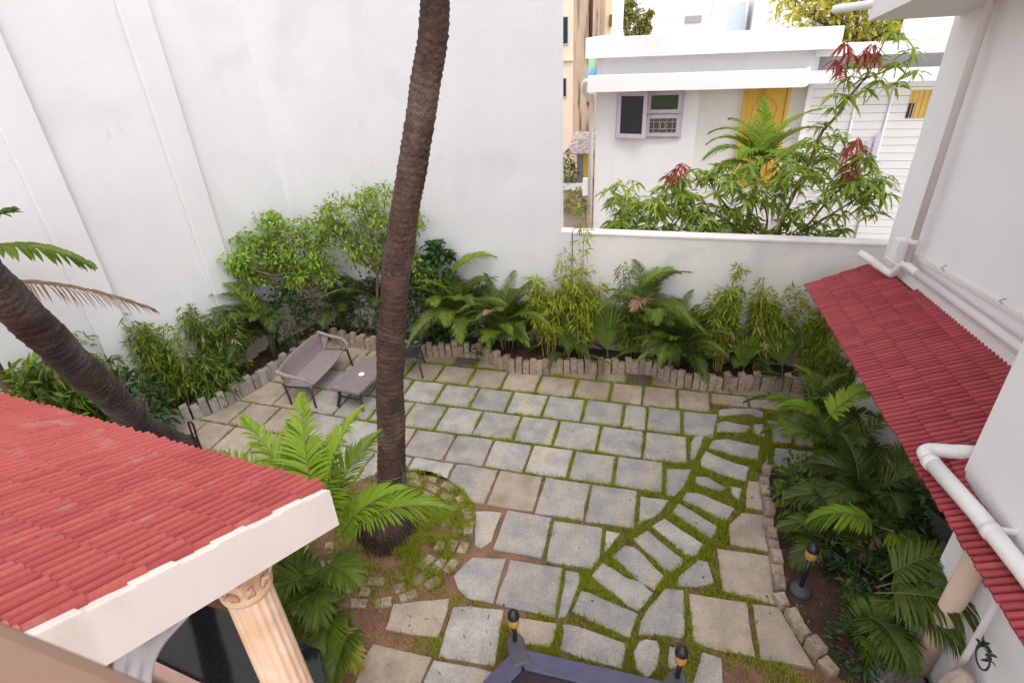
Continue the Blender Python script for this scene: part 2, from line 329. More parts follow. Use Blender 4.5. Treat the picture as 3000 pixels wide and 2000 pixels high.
GRY=[[(0.676,3.283),(0.831,3.271),(0.824,2.969),(0.548,2.903)],[(1.623,6.981),(1.976,7.017),(1.892,6.525),(1.655,6.476),(1.685,6.714),(1.677,6.885)],[(2.029,6.974),(2.254,6.985),(2.167,6.503),(1.945,6.504)],[(1.678,6.401),(2.14,6.404),(2.063,5.976),(1.592,5.939)],[(1.586,6.334),(1.528,5.933),(1.447,5.93),(1.531,6.109)],[(0.652,6.417),(0.782,6.427),(0.737,6.221),(0.644,5.937),(0.596,5.942),(0.609,6.226)],[(0.303,5.672),(0.603,5.722),(0.518,5.398),(0.411,5.218),(0.305,5.195)],[(0.009,5.117),(0.345,5.125),(0.26,4.916),(0.021,4.681)],[(-0.334,4.5),(-0.168,4.492),(-0.318,4.195)],[(-0.927,4.513),(-0.385,4.521),(-0.373,4.113),(-0.428,3.964),(-0.909,3.957)],[(-0.685,3.878),(-0.547,3.881),(-0.523,3.765),(-0.583,3.364),(-0.663,3.334)],[(-1.717,3.814),(-1.354,3.882),(-1.34,3.346),(-1.617,3.345),(-1.738,3.42),(-1.822,3.549)],[(-1.29,3.875),(-0.734,3.894),(-0.706,3.335),(-1.283,3.346)],[(-1.882,4.467),(-1.578,4.506),(-1.573,4.096),(-1.655,3.966),(-1.733,3.985)],[(-1.702,3.225),(-1.211,3.29),(-1.141,2.751),(-1.662,2.71)],[(-1.688,2.667),(-1.121,2.686),(-1.139,2.546),(-1.698,2.412)]]

# ------------------------------------------------------------------ ground and patio
g_ = MB().add([(-150, -60, -.03), (150, -60, -.03), (150, 250, -.03), (-150, 250, -.03)], [(0, 1, 2, 3)])
struct(g_.build('ground', 'earth_far'))
pt = MB(); nx, ny = 60, 44
gx = np.linspace(-9.5, 3.4, nx); gy = np.linspace(-1, 8.4, ny)
Vg = [(x, y, 0.004 * math.sin(3.1 * x + 1.7 * y) + 0.004 * math.sin(7 * y - 4 * x)) for y in gy for x in gx]
pt.add(Vg, [(j * nx + i, j * nx + i + 1, (j + 1) * nx + i + 1, (j + 1) * nx + i) for j in range(ny - 1) for i in range(nx - 1)])
patio = struct(pt.build('patio', 'soil', smooth=True)); patio['label'] = 'courtyard floor of stone slabs set in reddish soil'
SL = []          # every slab outline, used again for the grass
def slab(poly, m_, z=0.03, inset=.008):
    P = np.array(poly); SL.append(P); dz = random.uniform(-.004, .005)
    # worn, slightly wavy edges
    Q = []
    for i in range(len(P)):
        a, b = P[i], P[(i + 1) % len(P)]; d = b - a; l = np.linalg.norm(d); n = np.array((-d[1], d[0])) / (l + 1e-9)
        Q.append(a + RNG.normal(0, .006, 2))
        for t in ((.33, .67) if l > .25 else ()):
            Q.append(a + d * t + n * RNG.normal(0, .004))
    MB().prism(Q, -.01, z + dz, inset=inset, drop=.006).build('paving_slab', m_, patio)
def yb(k, x): return (7.55, 7.0, 6.41, 5.80, 5.22, 4.58, 3.96)[k] + max(0., -3.6 - x) * .035
ROWS = {1: [-6.35, -5.75, -5.15, -4.58, -4.0, -3.45, -2.88, -2.31, -1.74, -1.14, -.58, -.09, .42, .90, 1.44, 1.91, 2.42],
        2: [-6.5, -5.95, -5.45, -4.92, -4.35, -3.79, -3.22, -2.64, -2.07, -1.51, -.92, -.34, 0.0, .49, .96],
        3: [-6.42, -5.75, -5.22, -4.64, -4.04, -3.51, -2.96, -2.39, -1.79, -1.22, -.62, -.01, .57],
        4: [-6.75, -6.12, -5.56, -4.97, -4.38, -3.74, -3.21, -2.60, -2.04, -1.48, -.91, -.34, .27],
        5: [-7.0, -6.47, -5.96, -5.38, -4.8, -4.2, -3.59, -3.01, -2.41, -1.80, -1.20, -.60, -.02],
        6: [-6.9, -6.2, -5.6, -5.0, -4.4, -3.85], 7: [-1.53, -.95]}
RC = np.array((-2.78, 3.96)); RR = 1.0
def ring_clip(P):
    P = np.array(P, float); out = []
    n = len(P)
    for i in range(n):
        a, b = P[i], P[(i + 1) % n]
        for t in np.linspace(0, 1, 9)[:-1]:
            q = a + (b - a) * t; d = q - RC; l = np.linalg.norm(d)
            if l < RR + .02: q = RC + d / (l + 1e-9) * (RR + .02)
            out.append(q)
    keep = [out[0]]
    for q in out[1:]:
        if np.linalg.norm(q - keep[-1]) > .015: keep.append(q)
    return keep
for k, J in ROWS.items():
    k = min(k, 6)
    for a, b in zip(J[:-1], J[1:]):
        gpx = .018; y1 = [yb(k - 1, a) - .019, yb(k - 1, b) - .019]; y0 = [yb(k, a) + .019, yb(k, b) + .019]
        if k == 1 and a in (.90, 1.44): y0 = [7.27, 7.27]
        P = [(a + gpx, y0[0]), (b - gpx, y0[1]), (b - gpx, y1[1]), (a + gpx, y1[0])]
        if k == 2 and a == .49: P = [(a + gpx, y0[0]), (.90, y0[1]), (.98, y1[1]), (a + gpx, y1[0])]
        mid = np.mean(P, 0)
        if np.linalg.norm(mid - RC) < RR - .1: continue
        if min(np.linalg.norm(np.array(q) - RC) for q in P) < RR: P = ring_clip(P)
        tan = k == 1 and a > -3 or (a < -6.0) or (k in (4, 5) and a < -5.3) or (k == 3 and a < -5.6) or (k == 1 and random.random() < .4) or random.random() < .04
        slab(P, 'slab_tan' if tan else 'slab_grey')
r0 = [-6.2, -5.6, -5.0, -4.5, -3.97, -3.32, -2.92, -2.33, -1.9, -1.45, -.85, -.36, .02, .55, 1.2, 1.77, 2.4]
for a, b in zip(r0[:-1], r0[1:]):
    slab([(a + .02, 7.575), (b - .02, 7.575), (b - .02, 8.0), (a + .02, 8.0)], 'slab_dark' if a in (-3.32, -.36) else 'slab_tan')
for P in LAD: c_ = np.mean(P, 0); slab(c_ + (np.array(P) - c_) * 1.025, 'slab_grey', .032)
for P in TAN: slab(P, 'slab_tan')
for P in GRY: c_ = np.mean(P, 0); slab(c_ + (np.array(P) - c_) * 1.03, 'slab_grey')
# small granite setts round the palm
k = 0
for r_, n_ in ((.93, 44), (.80, 38), (.67, 30)):
    for i in range(n_):
        a = 2 * math.pi * (i + .5 * (k % 2)) / n_ + random.uniform(-.02, .02); k += 1
        if 1.9 < a < 3.6 or random.random() < .12: continue
        c = RC + r_ * np.array((math.cos(a), math.sin(a))); u = np.array((math.cos(a), math.sin(a))); v = np.array((-u[1], u[0])); s_ = .052
        w_ = math.pi * r_ / n_ - .012
        P = [c - u * s_ - v * w_, c + u * s_ - v * w_, c + u * s_ + v * w_, c - u * s_ + v * w_]
        MB().prism(P, -.02, .022 + random.uniform(-.008, .012), inset=.008, drop=.008).build('sett', 'granite_tan', patio)

# ------------------------------------------------------------------ planting beds and their stone edging
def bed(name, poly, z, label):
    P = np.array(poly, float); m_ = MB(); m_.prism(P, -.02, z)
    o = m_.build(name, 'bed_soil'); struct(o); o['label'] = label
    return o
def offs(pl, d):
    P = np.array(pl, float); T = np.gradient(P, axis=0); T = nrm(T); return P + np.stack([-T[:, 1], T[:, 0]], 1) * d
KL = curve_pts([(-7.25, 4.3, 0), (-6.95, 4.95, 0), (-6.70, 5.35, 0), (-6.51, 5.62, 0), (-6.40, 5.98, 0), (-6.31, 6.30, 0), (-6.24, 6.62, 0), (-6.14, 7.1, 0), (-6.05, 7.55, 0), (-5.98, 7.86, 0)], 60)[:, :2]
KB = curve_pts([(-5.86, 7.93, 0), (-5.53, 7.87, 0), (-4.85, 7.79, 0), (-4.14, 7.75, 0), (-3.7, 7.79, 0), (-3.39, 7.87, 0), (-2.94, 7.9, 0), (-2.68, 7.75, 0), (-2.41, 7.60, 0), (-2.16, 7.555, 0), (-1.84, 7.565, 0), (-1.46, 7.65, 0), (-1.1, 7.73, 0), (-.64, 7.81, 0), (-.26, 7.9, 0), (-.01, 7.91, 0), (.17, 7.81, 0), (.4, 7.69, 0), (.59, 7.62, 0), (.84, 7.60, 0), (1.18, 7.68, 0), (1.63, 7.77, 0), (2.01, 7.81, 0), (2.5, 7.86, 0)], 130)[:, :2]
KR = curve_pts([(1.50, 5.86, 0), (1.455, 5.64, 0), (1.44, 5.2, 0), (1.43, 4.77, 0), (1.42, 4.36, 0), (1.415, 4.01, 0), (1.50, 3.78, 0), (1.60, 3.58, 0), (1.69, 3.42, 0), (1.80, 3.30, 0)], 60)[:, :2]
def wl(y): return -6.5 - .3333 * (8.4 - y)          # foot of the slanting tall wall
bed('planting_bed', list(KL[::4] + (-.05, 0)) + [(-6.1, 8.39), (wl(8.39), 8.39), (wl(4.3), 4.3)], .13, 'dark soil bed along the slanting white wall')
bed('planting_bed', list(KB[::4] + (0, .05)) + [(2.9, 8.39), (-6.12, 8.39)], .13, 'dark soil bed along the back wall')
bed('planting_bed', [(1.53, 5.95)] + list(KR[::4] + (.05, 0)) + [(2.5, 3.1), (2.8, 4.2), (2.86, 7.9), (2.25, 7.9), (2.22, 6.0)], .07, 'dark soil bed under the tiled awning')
def stone_mesh(w, d, h, s):
    rg = np.random.default_rng(s); m_ = MB(); a, b = w / 2, d / 2
    q = [(-a, -b), (a, -b), (a, b), (-a, b)]; j = rg.normal(0, .005, (12, 3)); V = []
    for lvl, z in enumerate((-.08, h - .012, h)):
        f = .84 if lvl == 2 else 1
        V += [(x * f + j[lvl * 4 + i][0], y * f + j[lvl * 4 + i][1], z + (j[lvl * 4 + i][2] if lvl else 0)) for i, (x, y) in enumerate(q)]
    F = [(0, 1, 5, 4), (1, 2, 6, 5), (2, 3, 7, 6), (3, 0, 4, 7), (4, 5, 9, 8), (5, 6, 10, 9), (6, 7, 11, 10), (7, 4, 8, 11), (8, 9, 10, 11)]
    m_.add(V, F); me = bpy.data.meshes.new('edging_stone'); me.from_pydata(m_.v, [], m_.f); return me
def edging(poly, name, label, step, w, d, hs, mname, jit=.006, lean=.03):
    L = np.r_[0, np.cumsum(np.linalg.norm(np.diff(poly, axis=0), axis=1))]
    root = empty(name, (*poly[0], 0), label, 'edging', 'upright stone bed edgings')
    var = [stone_mesh(w, d, h, i + int(w * 1000)) for i, h in enumerate(hs)]
    for me in var: me.materials.append(MT[mname])
    s_ = step / 2; i = 0
    while s_ < L[-1]:
        x = np.interp(s_, L, poly[:, 0]); y = np.interp(s_, L, poly[:, 1]); s2 = min(s_ + .03, L[-1])
        a = math.atan2(np.interp(s2, L, poly[:, 1]) - np.interp(s_ - .03, L, poly[:, 1]), np.interp(s2, L, poly[:, 0]) - np.interp(s_ - .03, L, poly[:, 0]))
        k_ = (i % 2) + 2 * random.randrange(len(var) // 2)
        o = bpy.data.objects.new('edging_stone', var[k_]); COL.objects.link(o); o.parent = root
        o.location = (x - poly[0][0] + random.uniform(-jit, jit), y - poly[0][1] + random.uniform(-jit, jit), random.uniform(-.012, .012))
        o.rotation_euler = (random.uniform(-lean, lean), random.uniform(-lean, lean), a + random.uniform(-.08, .08)); ORG[o] = Vector((0, 0, 0))
        s_ += step * random.uniform(.95, 1.06); i += 1
edging(KL, 'stone_edging', 'grey granite edging stones along the bed by the slanting white wall', .125, .112, .10, (.31, .26, .32, .27, .33, .25), 'granite')
edging(KB, 'stone_edging', 'wavy row of upright tan granite edging stones below the back wall', .112, .098, .09, (.32, .26, .31, .25, .33, .27), 'granite_tan', lean=.035)
edging(KR, 'stone_edging', 'short low edging of rough tan blocks beside the awning bed', .165, .145, .10, (.15, .11, .17, .12), 'granite_tan', .015, .10)

# ------------------------------------------------------------------ tall white walls
lw = empty('courtyard_wall', (wl(6), 6, 0), 'tall white plastered wall slanting along the courtyard with flat pilasters', 'wall')
A_ = np.array((wl(8.4), 8.4)); B_ = np.array((wl(-3.0), -3.0)); d_ = (B_ - A_) / np.linalg.norm(B_ - A_); n_ = np.array((-d_[1], d_[0]))   # n_ points into the yard?
if n_[0] < 0: n_ = -n_
MB().prism([A_, B_, B_ - n_ * .25, A_ - n_ * .25], 0, 9.2).build('wall_face', 'wall_white', lw)
for yy in (6.72, 5.07, 3.42, 1.77, .1):
    a = np.array((wl(yy), yy)); b = a - d_ * .40
    MB().prism([a, b, b + n_ * .085, a + n_ * .085], 0, 9.0).build('pilaster', 'wall_white', lw, bevel=.012)
bw = empty('courtyard_wall', (-4, 8.4, 0), 'tall white plastered back wall ending in a sharp vertical edge', 'wall')
MB().box((-6.75, 8.4, 0), (-1.575, 8.64, 9.2)).build('wall_face', 'wall_white', bw)
MB().box((-1.573, 8.402, 0), (-1.40, 8.64, 2.2)).build('wall_stub', 'wall_white', bw)
lo = empty('boundary_wall', (.8, 8.44, 0), 'low weathered white boundary wall between courtyard and the neighbouring house', 'wall')
MB().box((-1.385, 8.43, 0), (3.1, 8.63, 2.155)).build('wall_face', 'wall_boundary', lo)
MB().box((-1.388, 8.415, 2.156), (3.1, 8.645, 2.2)).build('coping', 'wall_boundary', lo, bevel=.012)

# ------------------------------------------------------------------ building on the right
rb = empty('house_wing', (3.2, 6, 0), 'white plastered house wing rising above the maroon tiled awning', 'building')
MB().prism([(2.86, 8.0), (3.76, -1.0), (7, -1.0), (7, 8.0)], 0, 9).build('wall', 'bldg_white', rb)
MB().prism([(2.425, 4.05), (2.66, -1.0), (3.5, -1.0), (3.35, 4.05)], 1.70, 9).build('bay_wall', 'bldg_white', rb)
MB().prism([(2.50, 3.98), (2.72, -1.0), (3.5, -1.0), (3.3, 3.98)], 0, 1.72).build('lower_bay_wall', 'bldg_white', rb)
MB().prism([(2.46, 4.0), (2.68, -1.0), (2.72, -1.0), (2.50, 4.0)], .0, .42).build('plinth', 'paint_white', rb)
def wx(y): return 2.86 + .1 * (8 - y)
v = MB()                                                       # drip ledge
def skew(y0, z0, y1, z1, t, p):
    V = [(wx(y0) - p, y0, z0), (wx(y1) - p, y1, z1), (wx(y1) - p, y1, z1 + t), (wx(y0) - p, y0, z0 + t), (wx(y0) + .02, y0, z0), (wx(y1) + .02, y1, z1), (wx(y1) + .02, y1, z1 + t), (wx(y0) + .02, y0, z0 + t)]
    return V, [(0, 1, 2, 3), (5, 4, 7, 6), (4, 0, 3, 7), (1, 5, 6, 2), (3, 2, 6, 7), (4, 5, 1, 0)]
V, F = skew(7.35, 2.42, 4.0, 2.68, .05, .035); v.add(V, F); v.build('drip_ledge', 'pvc_pink', rb, bevel=.008)
v = MB(); V, F = skew(7.95, 2.02, 4.0, 2.17, .17, .03); v.add(V, F); v.build('upstand', 'paint_white', rb)
v = MB().box((2.74, 7.35, 2.33), (2.86, 7.52, 2.60)); v.build('junction_box', 'bldg_white', rb, bevel=.01)
for y_ in (6.6, 5.6):                                          # clips on the ledge
    z_ = 2.47 + (7.35 - y_) * .078
    MB().tube([(wx(y_) - .03, y_, z_), (wx(y_) - .07, y_ - .01, z_ + .04), (wx(y_) - .05, y_ - .05, z_ + .08)], .006, 6).build('bracket', 'steel', rb)
cn = MB()                                                       # sloping eaves slab high up
V = [(1.99, 7.9, 4.921), (2.057, 6.8, 5.09), (2.9, 3.5, 5.75), (3.2, 3.5, 5.75), (2.95, 7.9, 4.93)]
V += [(x, y, z + .22) for x, y, z in V]
cn.add(V, [(0, 1, 4), (1, 2, 3, 4), (9, 6, 5), (9, 8, 7, 6), (0, 5, 6, 1), (1, 6, 7, 2), (4, 9, 5, 0), (2, 7, 8, 3), (3, 8, 9, 4)]); cn.build('sunshade', 'paint_white', rb)
MB().tube([(1.70, 8.25, 5.055), (2.6, 7.2, 5.14)], .045, 12).build('outlet_pipe', 'pvc', rb)

pp = empty('drainpipe', (2.84, 7.2, 0), 'slim white downpipe running along the house wing wall above the awning', 'pipe', 'white drainpipes')
MB().tube([(2.835, 7.2, 9), (2.835, 7.2, 2.40)], .040, 12).build('downpipe', 'pvc_pink', pp, smooth=True)
MB().tube(curve_pts([(2.50, 7.79, 2.27), (2.56, 7.72, 2.25), (2.76, 7.46, 2.16), (2.80, 7.40, 2.17), (2.825, 7.25, 2.34), (2.84, 7.15, 2.36), (2.86, 6.9, 2.365)], 40), .048, 12).build('elbow', 'pvc', pp, smooth=True)
MB().tube([(2.86, 6.9, 2.365), (3.05, 5.09, 2.43), (3.16, 4.05, 2.46)], .048, 12).build('gutter_pipe', 'pvc_pink', pp, smooth=True)
MB().lathe([(.05, 0), (.056, .005), (.056, .05), (.05, .055)], (2.835, 7.2, 2.62), 14).build('collar', 'pvc', pp, smooth=True)
p2 = empty('drainpipe', (2.3, 3.6, 1.9), 'thick glossy white drainpipe with an elbow lying above the awning edge', 'pipe', 'white drainpipes')
MB().tube(curve_pts([(2.43, 4.215, 1.90), (2.32, 4.215, 1.895), (2.24, 4.21, 1.89), (2.195, 4.18, 1.885), (2.19, 4.12, 1.885), (2.195, 4.05, 1.885)], 30), .058, 16).build('elbow', 'pvc', p2, smooth=True)
MB().tube([(2.60, 4.23, 1.905), (2.42, 4.215, 1.90)], .060, 16).build('branch', 'pvc', p2, smooth=True)
MB().tube([(2.193, 4.10, 1.885), (2.31, 3.537, 1.885), (2.378, 3.063, 1.885), (2.50, 2.0, 1.885), (2.62, .8, 1.885)], .060, 16).build('run', 'pvc', p2, smooth=True)
for y_, x_ in ((4.06, 2.199), (3.38, 2.333), (2.62, 2.428)):
    MB().tube([(x_ - .008, y_ + .03, 1.885), (x_ + .003, y_ - .03, 1.885)], .066, 16).build('collar', 'pvc', p2, smooth=True)
MB().box((2.37, 3.36, 1.90), (2.47, 3.39, 1.93)).build('bracket', 'pvc', p2)

# ------------------------------------------------------------------ roof tiles
def tile_mesh(p, L, r):
    """one barrel tile: x down the slope, y across, z out"""
    V = []; cs = [(-p / 2, .0), (-r, .001)] + [(-r * math.cos(a), r * 1.32 * math.sin(a)) for a in np.linspace(.25, math.pi - .25, 7)] + [(r, .001), (p / 2, .0)]
    n = len(cs)
    for x, f, dz in ((0, .92, 0), (L, 1.03, .010), (L, 1.03, -.006)):
        V += [(x, y * (f if abs(y) < p / 2 - 1e-6 else 1), (z * f if x < L or dz > 0 else 0) + dz) for y, z in cs]
    F = [(k * n + i, (k + 1) * n + i, (k + 1) * n + i + 1, k * n + i + 1) for k in range(2) for i in range(n - 1)]
    return V, F
def tiled_roof(root, org, lat, down, width, length, p, expo, mname, r, far_first, lat_limit=None, stag=.31, jit=.012):
    """org: eave corner; lat: along the eave; down: unit vector down the slope; tiles start at the eave and climb"""
    lat = Vector(lat).normalized(); down = Vector(down).normalized(); nor = down.cross(lat)
    if nor.z < 0: nor = -nor
    V, F = tile_mesh(p, expo * 1.14, r)
    if down.cross(lat).z < 0: F = [f[::-1] for f in F]
    me = bpy.data.meshes.new('roof_tile'); me.from_pydata(V, [], F); me.materials.append(MT[mname]); me.polygons.foreach_set('use_smooth', [True] * len(F)); me.set_sharp_from_angle(angle=R(50))
    M0 = Matrix((down, lat, nor)).transposed()
    lst = []
    nc = int(width / p); nr = int(length / expo) + 1
    for j in range(nc):
        for i in range(nr):
            off = ((j * stag) % 1.0) * .5 * expo
            s_ = (i + 1) * expo - off * (1 if i else .35) + random.uniform(-jit, jit)
            if i == 0: s_ = expo * 1.0 + random.uniform(-jit, jit) * 1.5
            w = Vector(org) + lat * ((j + .5) * p) - down * s_ + nor * (.002 + random.uniform(0, .003) + .0012 * (j % 2))
            if lat_limit and lat_limit(w): continue
            lst.append((w, random.random()))
    camv = Vector((0, 0, 5)); lst.sort(key=lambda q: (q[0] - camv).length + (50 if far_first(q[0]) else 0))
    for w, t in lst[:300]:
        o = bpy.data.objects.new('roof_tile', me); COL.objects.link(o); o.parent = root
        mm = (Matrix.Rotation(random.uniform(-.012, .012), 3, 'Z')); o.matrix_basis = Matrix.Translation(w - ORG[root]) @ (M0 @ mm).to_4x4()
    if lst[300:]:
        m_ = MB()
        Va = np.array(V); Ma = np.array(M0)
        for w, t in lst[300:]:
            m_.arr(Va @ Ma.T + np.array(w), F, np.full(len(Va), t))
        o = stuff(m_.build('roof_tiles', mname, root, smooth=True, auto=50))
# awning on the right
aw = empty('tiled_awning', (2.05, 7.92, 1.72), 'maroon barrel tiled awning sloping off the white house wing', 'awning')
E0 = Vector((2.005, 7.95, 1.72)); lat = Vector((.052, -1, 0)).normalized(); up = Vector((1, .052, .452)).normalized()
tiled_roof(aw, E0, lat, -up, 7.2, 1.55, .060, .225, 'tile_maroon', .0240, lambda w: w.y < 2.6 or w.x > wx(w.y), lambda w: w.x > wx(w.y) + .12 or (w.y < 4.0 and w.x > 2.62), stag=0, jit=.005)
u_ = MB(); a0 = np.array(E0); la = np.array(lat); ua = np.array(up); na = np.cross(la, -ua); na = -na if na[2] < 0 else na
q = [a0 + ua * .03, a0 + la * 7.2 + ua * .03, a0 + la * 7.2 + ua * 1.6, a0 + ua * 1.02]
V = [p_ - na * .006 for p_ in q] + [p_ - na * .07 for p_ in q]
u_.add(V, [(0, 1, 2, 3), (7, 6, 5, 4), (0, 4, 5, 1), (1, 5, 6, 2), (2, 6, 7, 3), (3, 7, 4, 0)]); u_.build('roof_deck', 'tile_under', aw)

# ------------------------------------------------------------------ porch in the foreground
C0 = Vector((-1.749, 1.97, 2.75)); ev = Vector((-1, .112, 0)).normalized(); rk = Vector((-.112, -1, 0)).normalized(); sl_up = (rk + Vector((0, 0, .436))).normalized()
po = empty('porch', (-1.82, 1.35, 0), 'porch with a coral red tiled roof, cream gable board and fluted column', 'porch')
tiled_roof(po, C0 + ev * .006 + Vector((0, 0, .012)), ev, -sl_up, 5.4, 2.6, .0535, .215, 'tile_coral', .0212, lambda w: w.x < -4.9 or w.y < -.1, stag=0, jit=.010)
e3, s3 = np.array(ev), np.array(sl_up); n3 = np.cross(e3, -s3); n3 = -n3 if n3[2] < 0 else n3; c3 = np.array(C0)
dk = MB(); q = [c3 + e3 * .03 + s3 * .02, c3 + e3 * 5.4 + s3 * .02, c3 + e3 * 5.4 + s3 * 2.6, c3 + e3 * .03 + s3 * 2.6]
V = [p_ + n3 * .004 for p_ in q] + [p_ - n3 * .09 for p_ in q]
dk.add(V, [(3, 2, 1, 0), (4, 5, 6, 7), (1, 5, 4, 0), (2, 6, 5, 1), (3, 7, 6, 2), (0, 4, 7, 3)]); dk.build('roof_deck', 'tile_under', po)
fb = MB(); r3 = np.array(rk); top = lambda b_: c3 + s3 * b_
N_ = 14
for i in range(N_):                                           # gable board cut in steps to follow the tiles
    b0, b1 = 2.6 * i / N_, 2.6 * (i + 1) / N_
    P0, P1 = top(b0), top(b1); z = np.array((0, 0, 1.)); o_ = -e3
    hi = .030 + .010 * (i % 2)
    V = [P0 + o_ * .045 + z * hi, P1 + o_ * .045 + z * hi, P1 - o_ * .03 + z * (hi - .012), P0 - o_ * .03 + z * (hi - .012)]
    zb0, zb1 = -.245, -.245
    V += [P0 + o_ * .045 + z * zb0, P1 + o_ * .045 + z * zb1, P1 - o_ * .03 + z * zb1, P0 - o_ * .03 + z * zb0]
    fb.add(V, [(0, 1, 2, 3), (7, 6, 5, 4), (0, 4, 5, 1), (1, 5, 6, 2), (2, 6, 7, 3), (3, 7, 4, 0)])
fb.build('gable_board', 'fascia', po)
eb = MB(); V = [c3 - s3 * .006 + e3 * .0, c3 - s3 * .006 + e3 * 5.4]; z = np.array((0, 0, 1.))
V = [V[0] + z * -.01, V[1] + z * -.01, V[1] - z * .2, V[0] - z * .2]; V += [p_ + r3 * .03 for p_ in V]
eb.add(V, [(0, 1, 2, 3), (7, 6, 5, 4), (0, 4, 5, 1), (1, 5, 6, 2), (2, 6, 7, 3), (3, 7, 4, 0)]); eb.build('eaves_board', 'fascia', po)
cxy = (-2.01, 1.505); DZ = .09
cb = MB().lathe([(.150, 1.0), (.150, 1.04), (.140, 1.06), (.146, 1.10), (.135, 1.14), (.134, 1.2), (.120, 2.30), (.118, 2.36)], (*cxy, DZ), 64, flute=16, fd=.11)
col_ = cb.build('column', 'column_paint', po, smooth=True)
cp = MB().lathe([(.118, 2.345), (.132, 2.355), (.136, 2.375), (.130, 2.395), (.120, 2.40), (.122, 2.42), (.128, 2.47), (.145, 2.52), (.165, 2.55)], (*cxy, DZ), 40)
cap = cp.build('capital', 'capital_paint', col_, smooth=True)
lv = MB()                                                        # carved acanthus leaves and scrolls
for i in range(10):
    a = 2 * math.pi * i / 10; u = np.array((math.cos(a), math.sin(a), 0)); v_ = np.array((-u[1], u[0], 0)); c = np.array((*cxy, DZ))
    pts = [c + u * .120 + z * 2.405, c + u * .136 + z * 2.45, c + u * .152 + z * 2.49, c + u * .172 + z * 2.495, c + u * .170 + z * 2.475]
    for s_ in (-1, 0, 1):
        lv.tube([p_ + v_ * s_ * .014 * (1 - .2 * k_) for k_, p_ in enumerate(pts)], [.010, .012, .011, .008, .004], 6)
for i in range(4):
    a = math.pi / 4 + i * math.pi / 2; u = np.array((math.cos(a), math.sin(a), 0)); c = np.array((*cxy, 2.525 + DZ)) + u * .165
    lv.tube([c + u * (.030 - .006 * k_) * math.cos(k_ * .9) + z * (.030 - .006 * k_) * math.sin(k_ * .9) for k_ in range(5)], .010, 6)
lv.build('carving', 'capital_paint', col_, smooth=True)
MB().box((cxy[0] - .17, cxy[1] - .17, 2.64), (cxy[0] + .17, cxy[1] + .17, 2.70)).build('abacus', 'capital_paint', col_, bevel=.01)
MB().prism([(-2.235, 2.02), (-1.62, 1.30), (-1.75, .9), (-2.6, 1.52), (-2.91, 1.60), (-3.43, 1.66), (-4.3, 1.75), (-4.3, 2.18), (-3.12, 2.13)], .95, 1.0).build('granite_top', 'granite_black', po, bevel=.01)
MB().prism([(-2.25, 1.99), (-1.65, 1.28), (-1.78, .95), (-2.62, 1.55), (-2.91, 1.63), (-3.43, 1.69), (-4.25, 1.78), (-4.25, 2.14), (-3.12, 2.09)], 0, .949).build('plinth', 'plinth_pink', po)
MB().prism([(-1.9, .6), (-2.6, 1.3), (-3.4, 1.5), (-4.6, 1.6), (-4.6, -1), (-1.9, -1)], .0, .62).build('brown_base', 'brown_board', po)
dr = MB(); nu, nv = 26, 10                                        # white cloth looped under the gable
for i in range(nu):
    t = i / (nu - 1); c = np.array((-2.60 - .10 * t + .03 * math.sin(t * 9), 1.66 - .62 * t, 2.00 - .10 * t - .28 * t * t))
    for j in range(nv):
        s_ = j / (nv - 1); dr.v.append(tuple(c + np.array((-.30 * s_ - .02 * math.sin(j * 2.2 + i * .2), -.02 * s_, .05 * s_ + .018 * math.sin(j * 2.4) - .10 * t * s_)))); dr.t.append(0)
dr.f = [(i * nv + j, (i + 1) * nv + j, (i + 1) * nv + j + 1, i * nv + j + 1) for i in range(nu - 1) for j in range(nv - 1)]; dr.m = [0] * len(dr.f)
o = tag(dr.build('hanging_cloth', 'drape', smooth=True), 'pale crumpled cloth hanging below the porch gable board', 'cloth')
sm = o.modifiers.new('solid', 'SOLIDIFY'); sm.thickness = .012
rl = MB().prism([(-1.05, .235), (-.40, .191), (-.15, .17), (-.2, -.3), (-1.1, -.3)], 4.30, 4.50)
tag(rl.build('balcony_rail', 'rail_brown', bevel=.015), 'blurred brown balcony rail at the edge of the porch roof', 'rail')

# ------------------------------------------------------------------ hexagonal pool
hc = np.array((-.255, 2.70 - 1.11)); rr = 1.285
hexp = lambda r_: [hc + r_ * np.array((math.cos(R(60 * i)), math.sin(R(60 * i)))) for i in range(6)]
pl = empty('garden_pool', (*hc, 0), 'hexagonal raised pool with violet stone coping and black trim', 'pool')
O, I = hexp(rr), hexp(rr - .19)
for i in range(6):
    a, b, c, d = O[i], O[(i + 1) % 6], I[(i + 1) % 6], I[i]
    sh = lambda p_, q_: p_ + (q_ - p_) * .012
    MB().prism([sh(a, b), sh(b, a), sh(c, d), sh(d, c)], .40, .45).build('coping_stone', 'pool_stone', pl, bevel=.006)
    e, f, g2, h = hexp(rr - .06)[i], hexp(rr - .06)[(i + 1) % 6], hexp(rr - .12)[(i + 1) % 6], hexp(rr - .12)[i]
    MB().prism([e, f, g2, h], 0, .40).build('side_wall', 'pool_black', pl)
    I2 = hexp(rr - .245); MB().prism([I[i] * .999 + hc * .001, I[(i + 1) % 6] * .999 + hc * .001, I2[(i + 1) % 6], I2[i]], .33, .43).build('trim', 'pool_black', pl)
MB().prism(hexp(rr - .13), .0, .30).build('pool_floor', 'pool_inner', pl)

